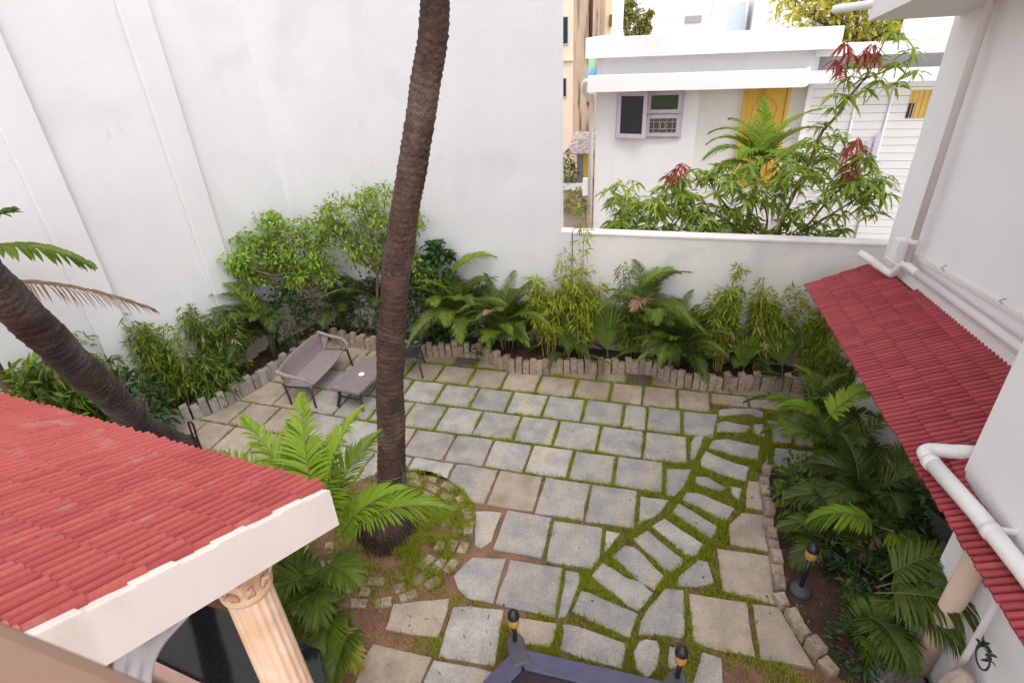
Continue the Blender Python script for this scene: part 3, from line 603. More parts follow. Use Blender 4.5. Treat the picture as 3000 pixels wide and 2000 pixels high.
# ------------------------------------------------------------------ bollard lamps
def bollard(x, y, z0, h, label, base=True, r=.042, tilt=(0, 0)):
    t = empty('garden_lamp', (x, y, z0), label, 'lamp', 'black bollard lamps with amber glass')
    b = MB()
    if base: b.lathe([(.10, 0), (.105, .02), (.085, .05), (.055, .065), (.03, .08)], (x, y, z0), 20); b.build('foot', 'lamp_base', t, smooth=True)
    MB().lathe([(.021, .02), (.021, h - .15)], (x, y, z0), 12).build('post', 'lamp_black', t, smooth=True)
    g2 = MB().lathe([(r * .85, h - .155), (r, h - .15), (r * 1.02, h - .10), (r, h - .06), (r * .9, h - .058)], (x, y, z0), 20); gl = g2.build('amber_glass', 'lamp_amber', t, smooth=True)
    rg = MB()
    for k_ in range(3): rg.lathe([(r * 1.0, h - .135 + k_ * .027), (r * 1.05, h - .132 + k_ * .027), (r * 1.05, h - .128 + k_ * .027), (r * 1.0, h - .125 + k_ * .027)], (x, y, z0), 20)
    rg.build('louvre', 'lamp_amber', gl, smooth=True)
    MB().lathe([(r * 1.08, h - .06), (r * 1.16, h - .055), (r * 1.14, h - .045), (r * 1.05, h - .02), (r * .8, h + .005), (r * .4, h + .022), (.004, h + .027)], (x, y, z0), 20).build('cap', 'lamp_black', t, smooth=True)
    t.rotation_euler = (tilt[0], tilt[1], 0)
    return t
def pool_foot(i, p):
    u = (np.array(p) - hc) / np.linalg.norm(np.array(p) - hc); w = np.array((-u[1], u[0]))
    P = [np.array(p) + u * (.05 + .09 * math.cos(a)) + w * .075 * math.sin(a) for a in np.linspace(-1.6, 1.6, 11)] + [np.array(p) - u * .16 + w * .085, np.array(p) - u * .16 - w * .085]
    MB().prism(P, .30, .458).build('lamp_bracket', 'lamp_base', pl, bevel=.02)
V6 = hexp(rr)
for i in (1, 2): pool_foot(i, V6[i])
for i, (q, lb) in enumerate(((V6[2], 'bollard lamp on the pool corner nearest the palm and porch'), (V6[1], 'bollard lamp on the pool corner facing the awning'))):
    u = (q - hc) / np.linalg.norm(q - hc); bollard(*(q + u * .05), .458, .385, lb, base=False, r=.045)
bollard(1.60, 4.12, .07, .64, 'bollard lamp standing in the bed of arching palms by the awning', r=.05, tilt=(0, 0))
for x, y, lb in ((-6.85, 7.42, 'garden lamp among the bamboo in the bed by the slanting wall'), (-5.2, 8.12, 'garden lamp in the bed behind the taupe bench'),
                 (-2.93, 7.98, 'garden lamp at the bend of the edging beside the dark drain slab'), (.10, 8.02, 'garden lamp among the back wall palms between bamboo clumps')):
    bollard(x, y, .12, .32, lb, r=.036)

# ------------------------------------------------------------------ garden furniture
def bez(mb, poly, th, mi=0): pass
def armrest_frame(mb, side, w, dpt):
    pass
bn = empty('garden_bench', (-5.3, 6.6, 0), 'taupe moulded two seat bench with thin dark legs facing the low table', 'bench')
# local: seat front along +x, length along y
BX, BY, BA = -5.26, 6.58, R(3)
def bl(x, y, z): c, s_ = math.cos(BA), math.sin(BA); return (BX + x * c - y * s_, BY + x * s_ + y * c, z)
def shell(mb, fn, nu, nv, th=.018):
    P = np.array([[fn(i / (nu - 1), j / (nv - 1)) for j in range(nv)] for i in range(nu)]); b = len(mb.v)
    mb.add(P.reshape(-1, 3), [(i * nv + j, (i + 1) * nv + j, (i + 1) * nv + j + 1, i * nv + j + 1) for i in range(nu - 1) for j in range(nv - 1)])
def seat_fn(u, v):                       # u along the length, v from front edge over seat up the back
    y = (u - .5) * 1.16; e = abs(2 * u - 1) ** 3
    if v < .5:
        s_ = v / .5; x = .20 - .45 * s_ - .05 * e * (1 - s_); zz = .385 - .03 * s_ + .012 * math.sin(s_ * math.pi) * -1 - .03 * (1 - s_) ** 4
    else:
        s_ = (v - .5) / .5; x = -.25 - .07 * s_ + .06 * e * s_; zz = .355 + (.335 - .025 * e) * s_ ** .9; y *= 1 + .06 * s_
        if s_ < .25: x += .02 * (1 - s_ / .25)
    return bl(x, y, zz)
sm_ = MB(); shell(sm_, seat_fn, 30, 22); o = sm_.build('seat_shell', 'chair_taupe', bn, smooth=True); k_ = o.modifiers.new('s', 'SOLIDIFY'); k_.thickness = .022; k_.offset = 0
for sg in (-1, 1):
    y = sg * .585
    def arm_fn(u, v, y=y, sg=sg):            # side wing from back down into the armrest
        x = -.40 + .70 * u; zt = .74 - .14 * u - .05 * math.sin(u * math.pi) if u < .8 else .60 - (u - .8) * .55
        zb = .62 - .06 * u
        return bl(x, y + sg * (.06 * (1 - u) + .02) , zb + (zt - zb) * v)
    am = MB(); am.tube(curve_pts([bl(-.30, y + sg * .05, .66), bl(-.12, y + sg * .06, .60), bl(.03, y + sg * .06, .575), bl(.15, y + sg * .05, .55), bl(.215, y + sg * .03, .47), bl(.21, y + sg * .02, .38)], 30), np.interp(np.linspace(0, 1, 31), [0, .3, 1], [.034, .030, .022]), 8)
    am.build('armrest', 'chair_taupe', bn, smooth=True)
    wg = MB()
    wg.add([bl(-.32, y + sg * .05, .66), bl(-.30, y * .98, .38), bl(-.20, y * .98, .355), bl(-.12, y + sg * .065, .595)], [(0, 1, 2, 3)])
    if sg > 0: o = wg.build('side_wing', 'chair_taupe', bn); k_ = o.modifiers.new('s', 'SOLIDIFY'); k_.thickness = .018
    MB().tube([bl(.20, y + sg * .02, .42), bl(.215, y + sg * .03, .2), bl(.235, y + sg * .05, 0)], [.022, .019, .016], 8).build('leg', 'chair_leg', bn, smooth=True)
    MB().tube([bl(-.27, y, .40), bl(-.23, y + sg * .01, .2), bl(-.20, y + sg * .03, 0)], [.022, .019, .016], 8).build('leg', 'chair_leg', bn, smooth=True)
    MB().tube([bl(-.27, y, .35), bl(.20, y, .365)], .016, 8).build('side_rail', 'chair_leg', bn, smooth=True)

tb = empty('coffee_table', (-4.40, 6.42, 0), 'low taupe slatted coffee table with splayed dark legs beside the bench', 'table')
def tl(x, y, z): c, s_ = math.cos(R(-6)), math.sin(R(-6)); return (-4.40 + x * c - y * s_, 6.44 + x * s_ + y * c, z)
def tbox(lo, hi):
    V = [tl(x, y, z) for z in (lo[2], hi[2]) for x, y in ((lo[0], lo[1]), (hi[0], lo[1]), (hi[0], hi[1]), (lo[0], hi[1]))]
    return MB().add(V, [(0, 3, 2, 1), (4, 5, 6, 7), (0, 1, 5, 4), (1, 2, 6, 5), (2, 3, 7, 6), (3, 0, 4, 7)])
tw, tlh, tz = .275, .45, .42
for y0 in np.linspace(-tlh + .045, tlh - .045 - .064, 12):
    tbox((-tw + .042, y0, tz - .022), (tw - .042, y0 + .063, tz - .002)).build('slat', 'table_taupe', tb, bevel=.004)
for lo_, hi_ in (((-tw, -tlh, tz - .05), (-tw + .04, tlh, tz)), ((tw - .04, -tlh, tz - .05), (tw, tlh, tz)), ((-tw + .041, -tlh, tz - .05), (tw - .041, -tlh + .04, tz)), ((-tw + .041, tlh - .04, tz - .05), (tw - .041, tlh, tz))):
    tbox(lo_, hi_).build('rim', 'table_taupe', tb, bevel=.006)
tbox((-tw + .05, -tlh + .08, tz - .10), (tw - .05, tlh - .08, tz - .052)).build('apron', 'chair_leg', tb)
for sx in (-1, 1):
    for sy in (-1, 1):
        MB().tube([tl(sx * .20, sy * .33, tz - .05), tl(sx * .19, sy * .35, .22), tl(sx * .235, sy * .41, 0)], [.034, .026, .028], 4).build('leg', 'chair_leg', tb)
for sy in (-1, 1): MB().tube([tl(-.19, sy * .35, .2), tl(.19, sy * .35, .2)], .018, 6).build('stretcher', 'chair_leg', tb)
dsh = MB().lathe([(.030, 0), (.045, .006), (.052, .022), (.048, .022), (.040, .010), (.004, .008)], (*tl(.03, -.02, 0)[:2], tz + .001), 20)
tag(dsh.build('dish', 'dish', smooth=True), 'small white dish standing on the coffee table', 'dish')

ch = empty('garden_chair', (-3.99, 7.24, 0), 'dark grey moulded chair half hidden behind the palm trunk', 'chair')
def cl(x, y, z): c, s_ = math.cos(R(200)), math.sin(R(200)); return (-3.99 + x * c - y * s_, 7.24 + x * s_ + y * c, z)
def cseat(u, v):
    y = (u - .5) * .50; e = abs(2 * u - 1) ** 2
    if v < .5: s_ = v / .5; return cl(.24 - .46 * s_, y, .43 - .03 * s_ + .012 * e)
    s_ = (v - .5) / .5; return cl(-.22 - .15 * s_ + .05 * e, y * (1 + .08 * s_ - .25 * s_ ** 4), .40 + .44 * s_ - .03 * e * s_)
sm_ = MB(); shell(sm_, cseat, 16, 20); o = sm_.build('seat_shell', 'chair_dark', ch, smooth=True); k_ = o.modifiers.new('s', 'SOLIDIFY'); k_.thickness = .02; k_.offset = 0
for sg in (-1, 1):
    MB().tube(curve_pts([cl(-.33, sg * .25, .66), cl(-.1, sg * .29, .65), cl(.16, sg * .29, .63), cl(.24, sg * .27, .56), cl(.24, sg * .25, .43)], 20), .016, 8).build('armrest', 'chair_dark', ch, smooth=True)
    for sx in (-1, 1): MB().tube([cl(sx * .20, sg * .22, .42), cl(sx * .25, sg * .26, 0)], [.019, .013], 8).build('leg', 'chair_dark', ch, smooth=True)

# ------------------------------------------------------------------ neighbouring house
nh = empty('neighbour_house', (.8, 13.5, 0), 'white single storey neighbouring house with flat parapet and yellow door', 'building')
MB().box((-1.71, 13.5, 0), (.50, 20, 4.45)).build('wall', 'house_white', nh)
MB().box((.502, 13.72, 0), (2.62, 20, 4.45)).build('recess_wall', 'recess_cream', nh)
MB().box((2.622, 13.62, 0), (6.5, 20, 4.3)).build('side_wall', 'gap_grey', nh)
MB().box((-1.60, 13.40, 3.875), (2.60, 13.498, 4.438)).build('upper_band', 'house_white', nh)
MB().box((2.60, 13.50, 0), (2.70, 13.72, 4.3)).build('corner_post', 'house_white', nh)
MB().box((-1.90, 13.0, 4.44), (2.92, 13.18, 4.82)).build('parapet', 'house_white', nh)
MB().box((-1.90, 13.181, 4.44), (-1.72, 20, 4.82)).build('parapet', 'house_white', nh)
MB().box((-1.719, 13.182, 4.451), (2.92, 20, 4.52)).build('roof_slab', 'house_white', nh)
MB().box((-1.83, 12.9, 3.80), (2.40, 13.02, 4.12)).build('sunshade_face', 'house_white', nh)
MB().box((-1.829, 13.021, 3.80), (2.45, 13.7, 3.87)).build('sunshade_slab', 'house_white', nh)
MB().prism([(2.40, 12.9), (2.52, 13.2), (2.52, 13.32), (2.40, 13.02)], 3.80, 4.14).build('sunshade_corner', 'house_white', nh)
MB().box((2.521, 13.2, 3.83), (6.2, 13.32, 4.06)).build('sunshade_face', 'house_white', nh)
MB().box((2.58, 13.3, 4.30), (6.4, 13.45, 4.52)).build('parapet', 'house_white', nh)
MB().box((4.15, 13.8, 4.52), (6.4, 14.0, 5.1)).build('parapet', 'house_white', nh)
z_ = .4
while z_ < 3.72:                                                # board cladding on the side wall
    MB().box((2.622, 13.585, z_), (6.4, 13.618, z_ + .148)).build('plank', 'plank_white', nh)
    z_ += .157
for x_ in (4.17, 3.55): MB().tube([(x_, 13.56, .4), (x_, 13.56, 3.8)], .022, 8).build('conduit', 'pvc', nh, smooth=True)
MB().tube([(-1.80, 13.45, 0), (-1.80, 13.45, 3.62), (-1.84, 13.42, 3.70)], .055, 10).build('downpipe', 'pvc', nh, smooth=True)
MB().tube(curve_pts([(-1.80, 13.45, 3.55), (-1.92, 13.4, 3.70), (-1.98, 13.3, 3.85), (-1.92, 13.2, 3.98), (-1.84, 13.1, 4.0)], 20), .06, 10).build('pipe_bend', 'pvc', nh, smooth=True)
MB().box((-1.98, 13.44, 1.45), (-1.84, 13.6, 1.85)).build('meter_box', 'house_white', nh)
def framed(parent, x0, x1, z0, z1, y, fw, pane, name='window_sash', th=.05):
    f = MB(); f.box((x0, y - th, z0), (x0 + fw, y, z1)); f.box((x1 - fw, y - th, z0), (x1, y, z1)); f.box((x0 + fw + .001, y - th, z0), (x1 - fw - .001, y, z0 + fw)); f.box((x0 + fw + .001, y - th, z1 - fw), (x1 - fw - .001, y, z1))
    o_ = f.build(name, 'lilac_frame', parent)
    MB().box((x0 + fw - .004, y - th * .5, z0 + fw - .004), (x1 - fw + .004, y - th * .4, z1 - fw + .004)).build('pane', pane, o_)
    return o_
wn = MB(); wn.box((-1.25, 13.44, 2.78), (.19, 13.499, 3.78)); win = wn.build('window_frame', 'lilac_frame', nh)
s1 = framed(nh, -.58, .14, 3.30, 3.74, 13.435, .075, 'glass_green'); s2 = framed(nh, -.58, .14, 2.82, 3.27, 13.435, .075, 'glass_brown')
# casement standing slightly open
cs = MB(); a_ = R(-12); ca, sa = math.cos(a_), math.sin(a_)
def cbx(mb, x0, x1, z0, z1, y0, y1):
    V = []
    for zz in (z0, z1):
        for x, y in ((x0, y0), (x1, y0), (x1, y1), (x0, y1)): V.append((-1.22 + x * ca - y * sa, 13.40 + x * sa + y * ca, zz))
    mb.add(V, [(0, 3, 2, 1), (4, 5, 6, 7), (0, 1, 5, 4), (1, 2, 6, 5), (2, 3, 7, 6), (3, 0, 4, 7)])
cbx(cs, 0, .08, 2.80, 3.76, -.03, .02); cbx(cs, .58, .66, 2.80, 3.76, -.03, .02); cbx(cs, .081, .579, 2.80, 2.89, -.03, .02); cbx(cs, .081, .579, 3.67, 3.76, -.03, .02)
cso = cs.build('window_sash', 'lilac_frame', nh); cp_ = MB(); cbx(cp_, .079, .581, 2.888, 3.672, -.008, .004); cp_.build('pane', 'glass_dark', cso)
gr = MB()
for x_ in (-.42, -.30, -.14, -.02): gr.box((x_, 13.376, 2.90), (x_ + .008, 13.386, 3.19))
for z2 in (2.98, 3.12): gr.box((-.50, 13.3765, z2), (.06, 13.3855, z2 + .008))
gr.tube([(-.22 + .055 * math.cos(a), 13.38, 3.045 + .085 * math.sin(a)) for a in np.linspace(0, 6.283, 13)], .006, 5, cap=False)
gr.build('grille', 'grille', s2)
dr_ = MB().box((1.47, 13.66, 1.70), (2.24, 13.715, 3.76)); dor = dr_.build('door', 'door_yellow', nh)
fr = MB(); fr.box((1.40, 13.63, 1.7), (1.465, 13.715, 3.79)); fr.box((2.245, 13.63, 1.7), (2.31, 13.715, 3.79)); fr.build('door_frame', 'door_yellow', dor)
pn = MB(); pn.tube([(1.855 + .24 * math.cos(a), 13.655, 3.30 + .25 * math.sin(a)) for a in np.linspace(0, math.pi, 15)], .014, 6); pn.tube([(1.615, 13.655, 3.3), (1.64, 13.655, 2.7), (1.615, 13.655, 2.0)], .014, 6); pn.tube([(2.095, 13.655, 3.3), (2.07, 13.655, 2.7), (2.095, 13.655, 2.0)], .014, 6)
pn.build('moulding', 'door_yellow', dor, smooth=True)
MB().box((4.50, 13.575, 3.12), (5.1, 13.60, 3.64)).build('window', 'door_yellow', nh)
MB().box((4.505, 13.57, 3.125), (4.60, 13.5745, 3.40)).build('pane', 'glass_dark', nh)
gr = MB(); [gr.box((x_, 13.555, 3.12), (x_ + .01, 13.565, 3.64)) for x_ in np.arange(4.55, 5.1, .09)]; gr.build('grille', 'grille', nh)
MB().box((.9, 9.6, 0), (1.12, 9.8, 1.9)).build('gate_post', 'house_white', nh)
for i, (x_, z2) in enumerate(((3.9, 2.45), (4.05, 2.6))):
    tag(MB().box((x_, 13.5, z2 - .35), (x_ + .10, 13.52, z2 + .25)).build('hanging_cloth', 'cloth_lilac'), ('wide', 'narrow')[i] + ' lilac cloth hung on the boarded wall of the neighbouring house', 'cloth')

# ------------------------------------------------------------------ far buildings
ob = empty('old_building', (-4.2, 24, 0), 'old peach building with stained flank behind the tall wall edge', 'building')
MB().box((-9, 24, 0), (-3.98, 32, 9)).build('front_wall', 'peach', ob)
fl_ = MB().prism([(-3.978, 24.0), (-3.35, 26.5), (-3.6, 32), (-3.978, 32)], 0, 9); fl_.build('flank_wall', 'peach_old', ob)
for (x0, x1, z0, z1) in ((-4.42, -4.16, 4.47, 5.45), (-4.43, -4.22, 2.60, 3.35)):
    w_ = MB().box((x0, 23.95, z0), (x1, 24.02, z1)).build('window', 'block_grey', ob); MB().box((x0 + .03, 23.93, z0 + .05), (x1 - .03, 23.945, z1 - .05)).build('pane', 'glass_dark', w_)
for z0, z1 in ((3.85, 4.55), (2.15, 2.65)):
    MB().box((-3.62, 25.4, z0), (-3.42, 25.9, z1)).build('shutter', 'shutter_brown', ob)
MB().tube([(-3.52, 25.5, 4.6), (-3.52, 25.5, 9)], .07, 8).build('waste_pipe', 'shutter_brown', ob, smooth=True)
MB().box((-9, 23.9, 3.92), (-3.97, 24.0, 3.98)).build('string_course', 'peach', ob)
gb = empty('grey_tower', (-3.9, 30, 0), 'grey and cream tower block corner above the neighbouring roof', 'building')
MB().box((-4.18, 30, 0), (-3.60, 34, 9)).build('grey_face', 'block_grey', gb); MB().box((-3.598, 30.2, 0), (-3.22, 34, 9)).build('cream_face', 'cream_block', gb); MB().box((-3.218, 30.4, 0), (-3.0, 34, 9)).build('pale_face', 'far_pale', gb); MB().box((-3.3, 30.1, 5.0), (-3.18, 30.19, 5.5)).build('vent', 'rust', gb)
hb = empty('hazy_building', (4, 70, 0), 'pale far building with a blue panel beyond the parapet', 'building')
MB().box((3.0, 70, 0), (4.4, 76, 7.0)).build('block', 'far_pale', hb); MB().box((4.41, 70.5, 0), (6.2, 76, 6.6)).build('blue_panel', 'far_blue', hb); MB().box((6.9, 69, 0), (12, 76, 8.6)).build('block', 'far_pale', hb)
fr_ = empty('far_rooftops', (0, 58, 0), 'low pale row of rooftops just over the flat parapet', 'building')
MB().box((-6, 58, 0), (2.9, 62, 5.35)).build('wall', 'far_pale', fr_); MB().box((.2, 57.8, 5.0), (1.6, 57.99, 5.5)).build('dark_roof', 'gap_grey', fr_)
sh_ = empty('yard_shed', (-3.0, 20.5, 0), 'small tin roofed shed with yellow wall in the passage', 'shed')
MB().box((-3.22, 20.4, 0), (-2.98, 22, 1.2)).build('dark_wall', 'gap_grey', sh_); MB().box((-2.978, 20.3, .3), (-2.5, 22, 1.25)).build('yellow_wall', 'yellow_paint', sh_)
tr_ = MB()
for i in range(8): tr_.add([(-3.55 + i * .14, 19.9, 1.20 + .02 * (i % 2)), (-3.41 + i * .14, 19.9, 1.21 + .03 * ((i + 1) % 2)), (-3.41 + i * .14, 22, 1.62), (-3.55 + i * .14, 22, 1.60)], [(0, 1, 2, 3)])
o = tr_.build('tin_roof', 'tin_sheet', sh_); k_ = o.modifiers.new('s', 'SOLIDIFY'); k_.thickness = .03
MB().box((-4.2, 19.6, 0), (-2.55, 19.72, .24)).build('low_wall', 'far_pale', sh_)
tk = MB().lathe([(.10, 0), (.20, 0), (.20, .12), (.15, .22), (.04, .27)], (-2.02, 15.4, 3.86), 18)
tag(tk.build('water_tank', 'blue_paint', smooth=True), 'bright blue tank behind the corner of the neighbouring house', 'tank')
tag(MB().box((-2.6, 18.4, 3.2), (-2.42, 18.5, 4.3)).build('painted_post', 'mint_paint', bevel=.02), 'mint green post beside the blue tank', 'post')
tag(MB().box((-2.30, 16.9, 2.05), (-2.20, 16.95, 2.40)).build('blue_sign', 'blue_paint', bevel=.01), 'small blue board beside the white downpipe', 'board')

# ------------------------------------------------------------------ things under the awning
tag(MB().tube([(2.41, 3.50, .0), (2.41, 3.50, 1.70)], .078, 20).build('round_pillar', 'pillar_cream', smooth=True), 'cream round pillar under the awning edge', 'pillar')
tag(MB().tube([(2.46, 3.22, .0), (2.46, 3.22, 1.68)], .024, 12).build('thin_pipe', 'pvc_pink', smooth=True), 'thin cream pipe beside the round pillar', 'pipe')
tag(MB().box((2.02, 3.22, 0), (2.42, 3.46, .16)).build('stone_block', 'rough_granite', bevel=.02), 'speckled granite block below the round pillar', 'block')
st = empty('draped_ornament', (2.36, 3.05, 0), 'cream draped ornament with a dark hoop on the wall below the awning', 'ornament')
dv = MB(); nn = 28
prof = [(.11, .0), (.12, .2), (.11, .45), (.10, .60), (.085, .70), (.055, .77), (.002, .79)]
for r_, z2 in prof:
    for k_ in range(nn):
        a = 2 * math.pi * k_ / nn; q_ = r_ * (1 + .13 * math.sin(7 * a + z2 * 2)); dv.v.append((2.40 + q_ * math.cos(a), 3.06 + q_ * math.sin(a), z2)); dv.t.append(0)
dv.f = [(i * nn + k_, i * nn + (k_ + 1) % nn, (i + 1) * nn + (k_ + 1) % nn, (i + 1) * nn + k_) for i in range(len(prof) - 1) for k_ in range(nn)]; dv.m = [0] * len(dv.f)
dv.build('drapery', 'statue_cream', st, smooth=True)
MB().tube([(2.40 + .0 * a, 3.02 + .08 * math.cos(a), 1.06 + .09 * math.sin(a)) for a in np.linspace(0, 6.283, 25)], .007, 6, cap=False).build('hoop', 'chair_leg', st, smooth=True)
lf = MB(); a = RNG.random(26) * 2.2 + .3; P = np.stack([np.full(26, 2.40), 3.02 + .08 * np.cos(a), 1.06 + .09 * np.sin(a)], 1); leaves(lf, P, rand_dirs(26), .05, .012); stuff(lf.build('garland', 'leaf_hedge', st))
fd = MB().box((2.42, -1, -.01), (3.3, 3.35, .02)); struct(fd.build('paved_strip', 'floor_dark'))
hk = MB().tube(curve_pts([(-6.0, 4.66, 0), (-6.03, 4.70, .3), (-6.05, 4.73, .48), (-6.08, 4.72, .52), (-6.11, 4.72, .48), (-6.09, 4.69, .25), (-6.06, 4.66, 0)], 30), .014, 8)
tag(hk.build('metal_hoop', 'lamp_black', smooth=True), 'small black metal hoop standing on the slabs by the porch eaves', 'hoop')

# ------------------------------------------------------------------ plants: generators
def frond_geo(mb, base, az, elev, L, arch, nl, ll, lw, vee=.35, droop=.35, t0=.16, twist=0.0, tint=None, pet=.008):
    n = 14; th = elev; P = [np.array(base, float)]; h = np.array((math.cos(az), math.sin(az), 0)); z = np.array((0, 0, 1.)); side = np.array((-h[1], h[0], 0)); ds = L / n; T = []
    for i in range(n):
        th = elev - arch * ((i + .5) / n) ** 1.4; t = h * math.cos(th) + z * math.sin(th) + side * twist * (i / n); t = t / np.linalg.norm(t); T.append(t); P.append(P[-1] + t * ds)
    T.append(T[-1]); P = np.array(P); T = np.array(T)
    mb.tube(P, np.linspace(pet, .002, n + 1), 4, cap=False, mi=1)
    nl = int(nl * 1.2); lw = lw * .75; ts = np.linspace(t0, .99, nl); tt = np.repeat(ts, 2); sg = np.tile((-1., 1.), nl)
    tt = np.clip(tt + RNG.normal(0, .006, len(tt)), t0, 1)
    idx = tt * n; i0 = np.minimum(idx.astype(int), n - 1); fr = (idx - i0)[:, None]
    B = P[i0] * (1 - fr) + P[i0 + 1] * fr; Tv = nrm(T[i0] * (1 - fr) + T[i0 + 1] * fr)
    sd = nrm(np.cross(Tv, z)) ; up_ = nrm(np.cross(sd, Tv)); ang = (1.15 - .85 * tt)[:, None] + RNG.normal(0, .05, (len(tt), 1))
    D = Tv * np.cos(ang) + sd * (sg[:, None] * np.sin(ang)) + up_ * (vee * (1 - .3 * tt[:, None])) + RNG.normal(0, .05, (len(tt), 3))
    prof = np.sin(np.pi * np.clip(.18 + .80 * tt, 0, 1)) ** .7 * (1 - .25 * tt)
    N = nrm(up_ + sd * (-sg[:, None]) * .7)
    t_ = (RNG.random() * .5 if tint is None else tint)
    leaves(mb, B, D, ll * prof * RNG.uniform(.9, 1.08, len(tt)) + .02, lw, bend=droop * (.5 + tt), tint=np.clip(t_ + RNG.random(len(tt)) * .5, 0, 1), N=N, prof=(.55, 1.0, .7))
def frond(parent, mname, *a, **k):
    m_ = MB(); frond_geo(m_, *a, **k); return m_.build('frond', [mname, 'palm_stem'], parent)
def areca(name, loc, label, n=12, L=.85, h0=.35, mname='leaf_areca', elev=(35, 82), arch=(50, 95), spread=.16, nl=30, ll=.26, lw=.011, az=None, group=None, stems=5, seed=0, stem_m='palm_stem', cat='palm', droop=.35, z0=.1, vee=.35):
    global RNG
    RNG = np.random.default_rng(1000 + seed); random.seed(500 + seed)
    root = empty(name, (*loc, z0), label, cat, group); tops = []
    for i in range(stems):
        a = random.uniform(0, 6.283); r_ = random.uniform(.02, spread * .5); hh = h0 * random.uniform(.6, 1.15)
        b = np.array((loc[0] + r_ * math.cos(a), loc[1] + r_ * math.sin(a), z0 - .05)); t = b + np.array((r_ * 1.2 * math.cos(a), r_ * 1.2 * math.sin(a), hh))
        MB().tube([b, (b + t) / 2 + (0, 0, .02), t], [.018, .014, .010], 6).build('stem', stem_m, root, smooth=True); tops.append(t)
    for i in range(n):
        t = tops[i % len(tops)]; f = i / max(1, n - 1)
        el = R(elev[1] - (elev[1] - elev[0]) * f + random.uniform(-8, 8)); a = (random.uniform(*az) if az else i * 2.39996 + random.uniform(-.4, .4))
        l = L * random.uniform(.8, 1.12)
        frond(root, 'leaf_dry' if (i == 15) else mname, t - (0, 0, .03), a, el, l, R(random.uniform(*arch)), nl, ll * random.uniform(.9, 1.1), lw, droop=droop, twist=random.uniform(-.25, .25), vee=vee)
    return root
def bamboo(name, loc, label, h=1.5, culms=7, spread=.16, nleaf=520, mname='leaf_bamboo', cm='culm', seed=0, rx=.26, lo=.35, leafL=(.09, .15), group=None, shoot=0.0, straw=0, z0=.1, lw=.0115):
    global RNG
    RNG = np.random.default_rng(2000 + seed); random.seed(900 + seed)
    root = empty(name, (*loc, z0), label, 'bamboo', group); tips = []
    for i in range(culms):
        a = random.uniform(0, 6.283); r_ = spread * random.random() ** .6; hh = h * random.uniform(.70, 1.0)
        if i == 0 and shoot: hh = h + shoot
        b = np.array((loc[0] + r_ * .6 * math.cos(a), loc[1] + r_ * .4 * math.sin(a), z0 - .03)); t = b + np.array((r_ * 1.0 * math.cos(a) * 1.3, r_ * .6 * math.sin(a), hh))
        pts = curve_pts([b, (b * .6 + t * .4) + (0, 0, .05), t], 14); MB().tube(pts, np.linspace(.0095, .003, len(pts)), 6).build('culm', cm, root, smooth=True); tips.append(pts)
    n = int(nleaf * 2.6) // 4; P = []; D = []
    for i in range(n):                         # small sprays of four leaves from side twigs
        c = tips[random.randrange(len(tips))]; k_ = int(len(c) * random.uniform(lo, .99)); p = c[min(k_, len(c) - 1)]
        a = random.uniform(0, 6.283); out = rx * random.random() ** .7 * (1.05 - .5 * (k_ / len(c))); q = p + np.array((math.cos(a) * out, math.sin(a) * out * .7, random.uniform(-.05, .12)))
        for _ in range(4):
            d = np.array((math.cos(a), math.sin(a) * .8, .1)) + RNG.normal(0, .65, 3); P.append(q + RNG.normal(0, .015, 3)); D.append(d)
    if shoot:
        c = tips[0]
        for p in c[int(len(c) * .65):]:
            for _ in range(3): P.append(p); D.append(RNG.normal(0, 1, 3) * (1, 1, .5) + (0, 0, .3))
    m_ = MB(); nL = len(P); leaves(m_, np.array(P), np.array(D), RNG.uniform(*leafL, nL), lw, bend=RNG.uniform(.2, .7, nL)); stuff(m_.build('foliage', mname, root))
    tw = MB()
    for i in range(min(60, n)):
        c = tips[random.randrange(len(tips))]; p = c[int((len(c) - 1) * random.uniform(lo, .95))]; q = P[random.randrange(n) * 4]
        if np.linalg.norm(q - p) < rx * 1.2: tw.tube([p, (p + q) / 2 + (0, 0, .015), q], .0022, 3, cap=False)
    if tw.v: stuff(tw.build('twigs', cm, root))
    if straw:
        m_ = MB(); c = np.array([tips[i % len(tips)][int(len(tips[0]) * random.uniform(.45, .85))] for i in range(straw)]); c += RNG.normal(0, .06, c.shape) + (0, -.06, 0)
        P = np.repeat(c, 6, 0); leaves(m_, P, RNG.normal(0, .6, P.shape) + (0, -.2, -.5), RNG.uniform(.10, .17, len(P)), .010, bend=.5); stuff(m_.build('dry_leaves', 'leaf_straw', root))
    return root
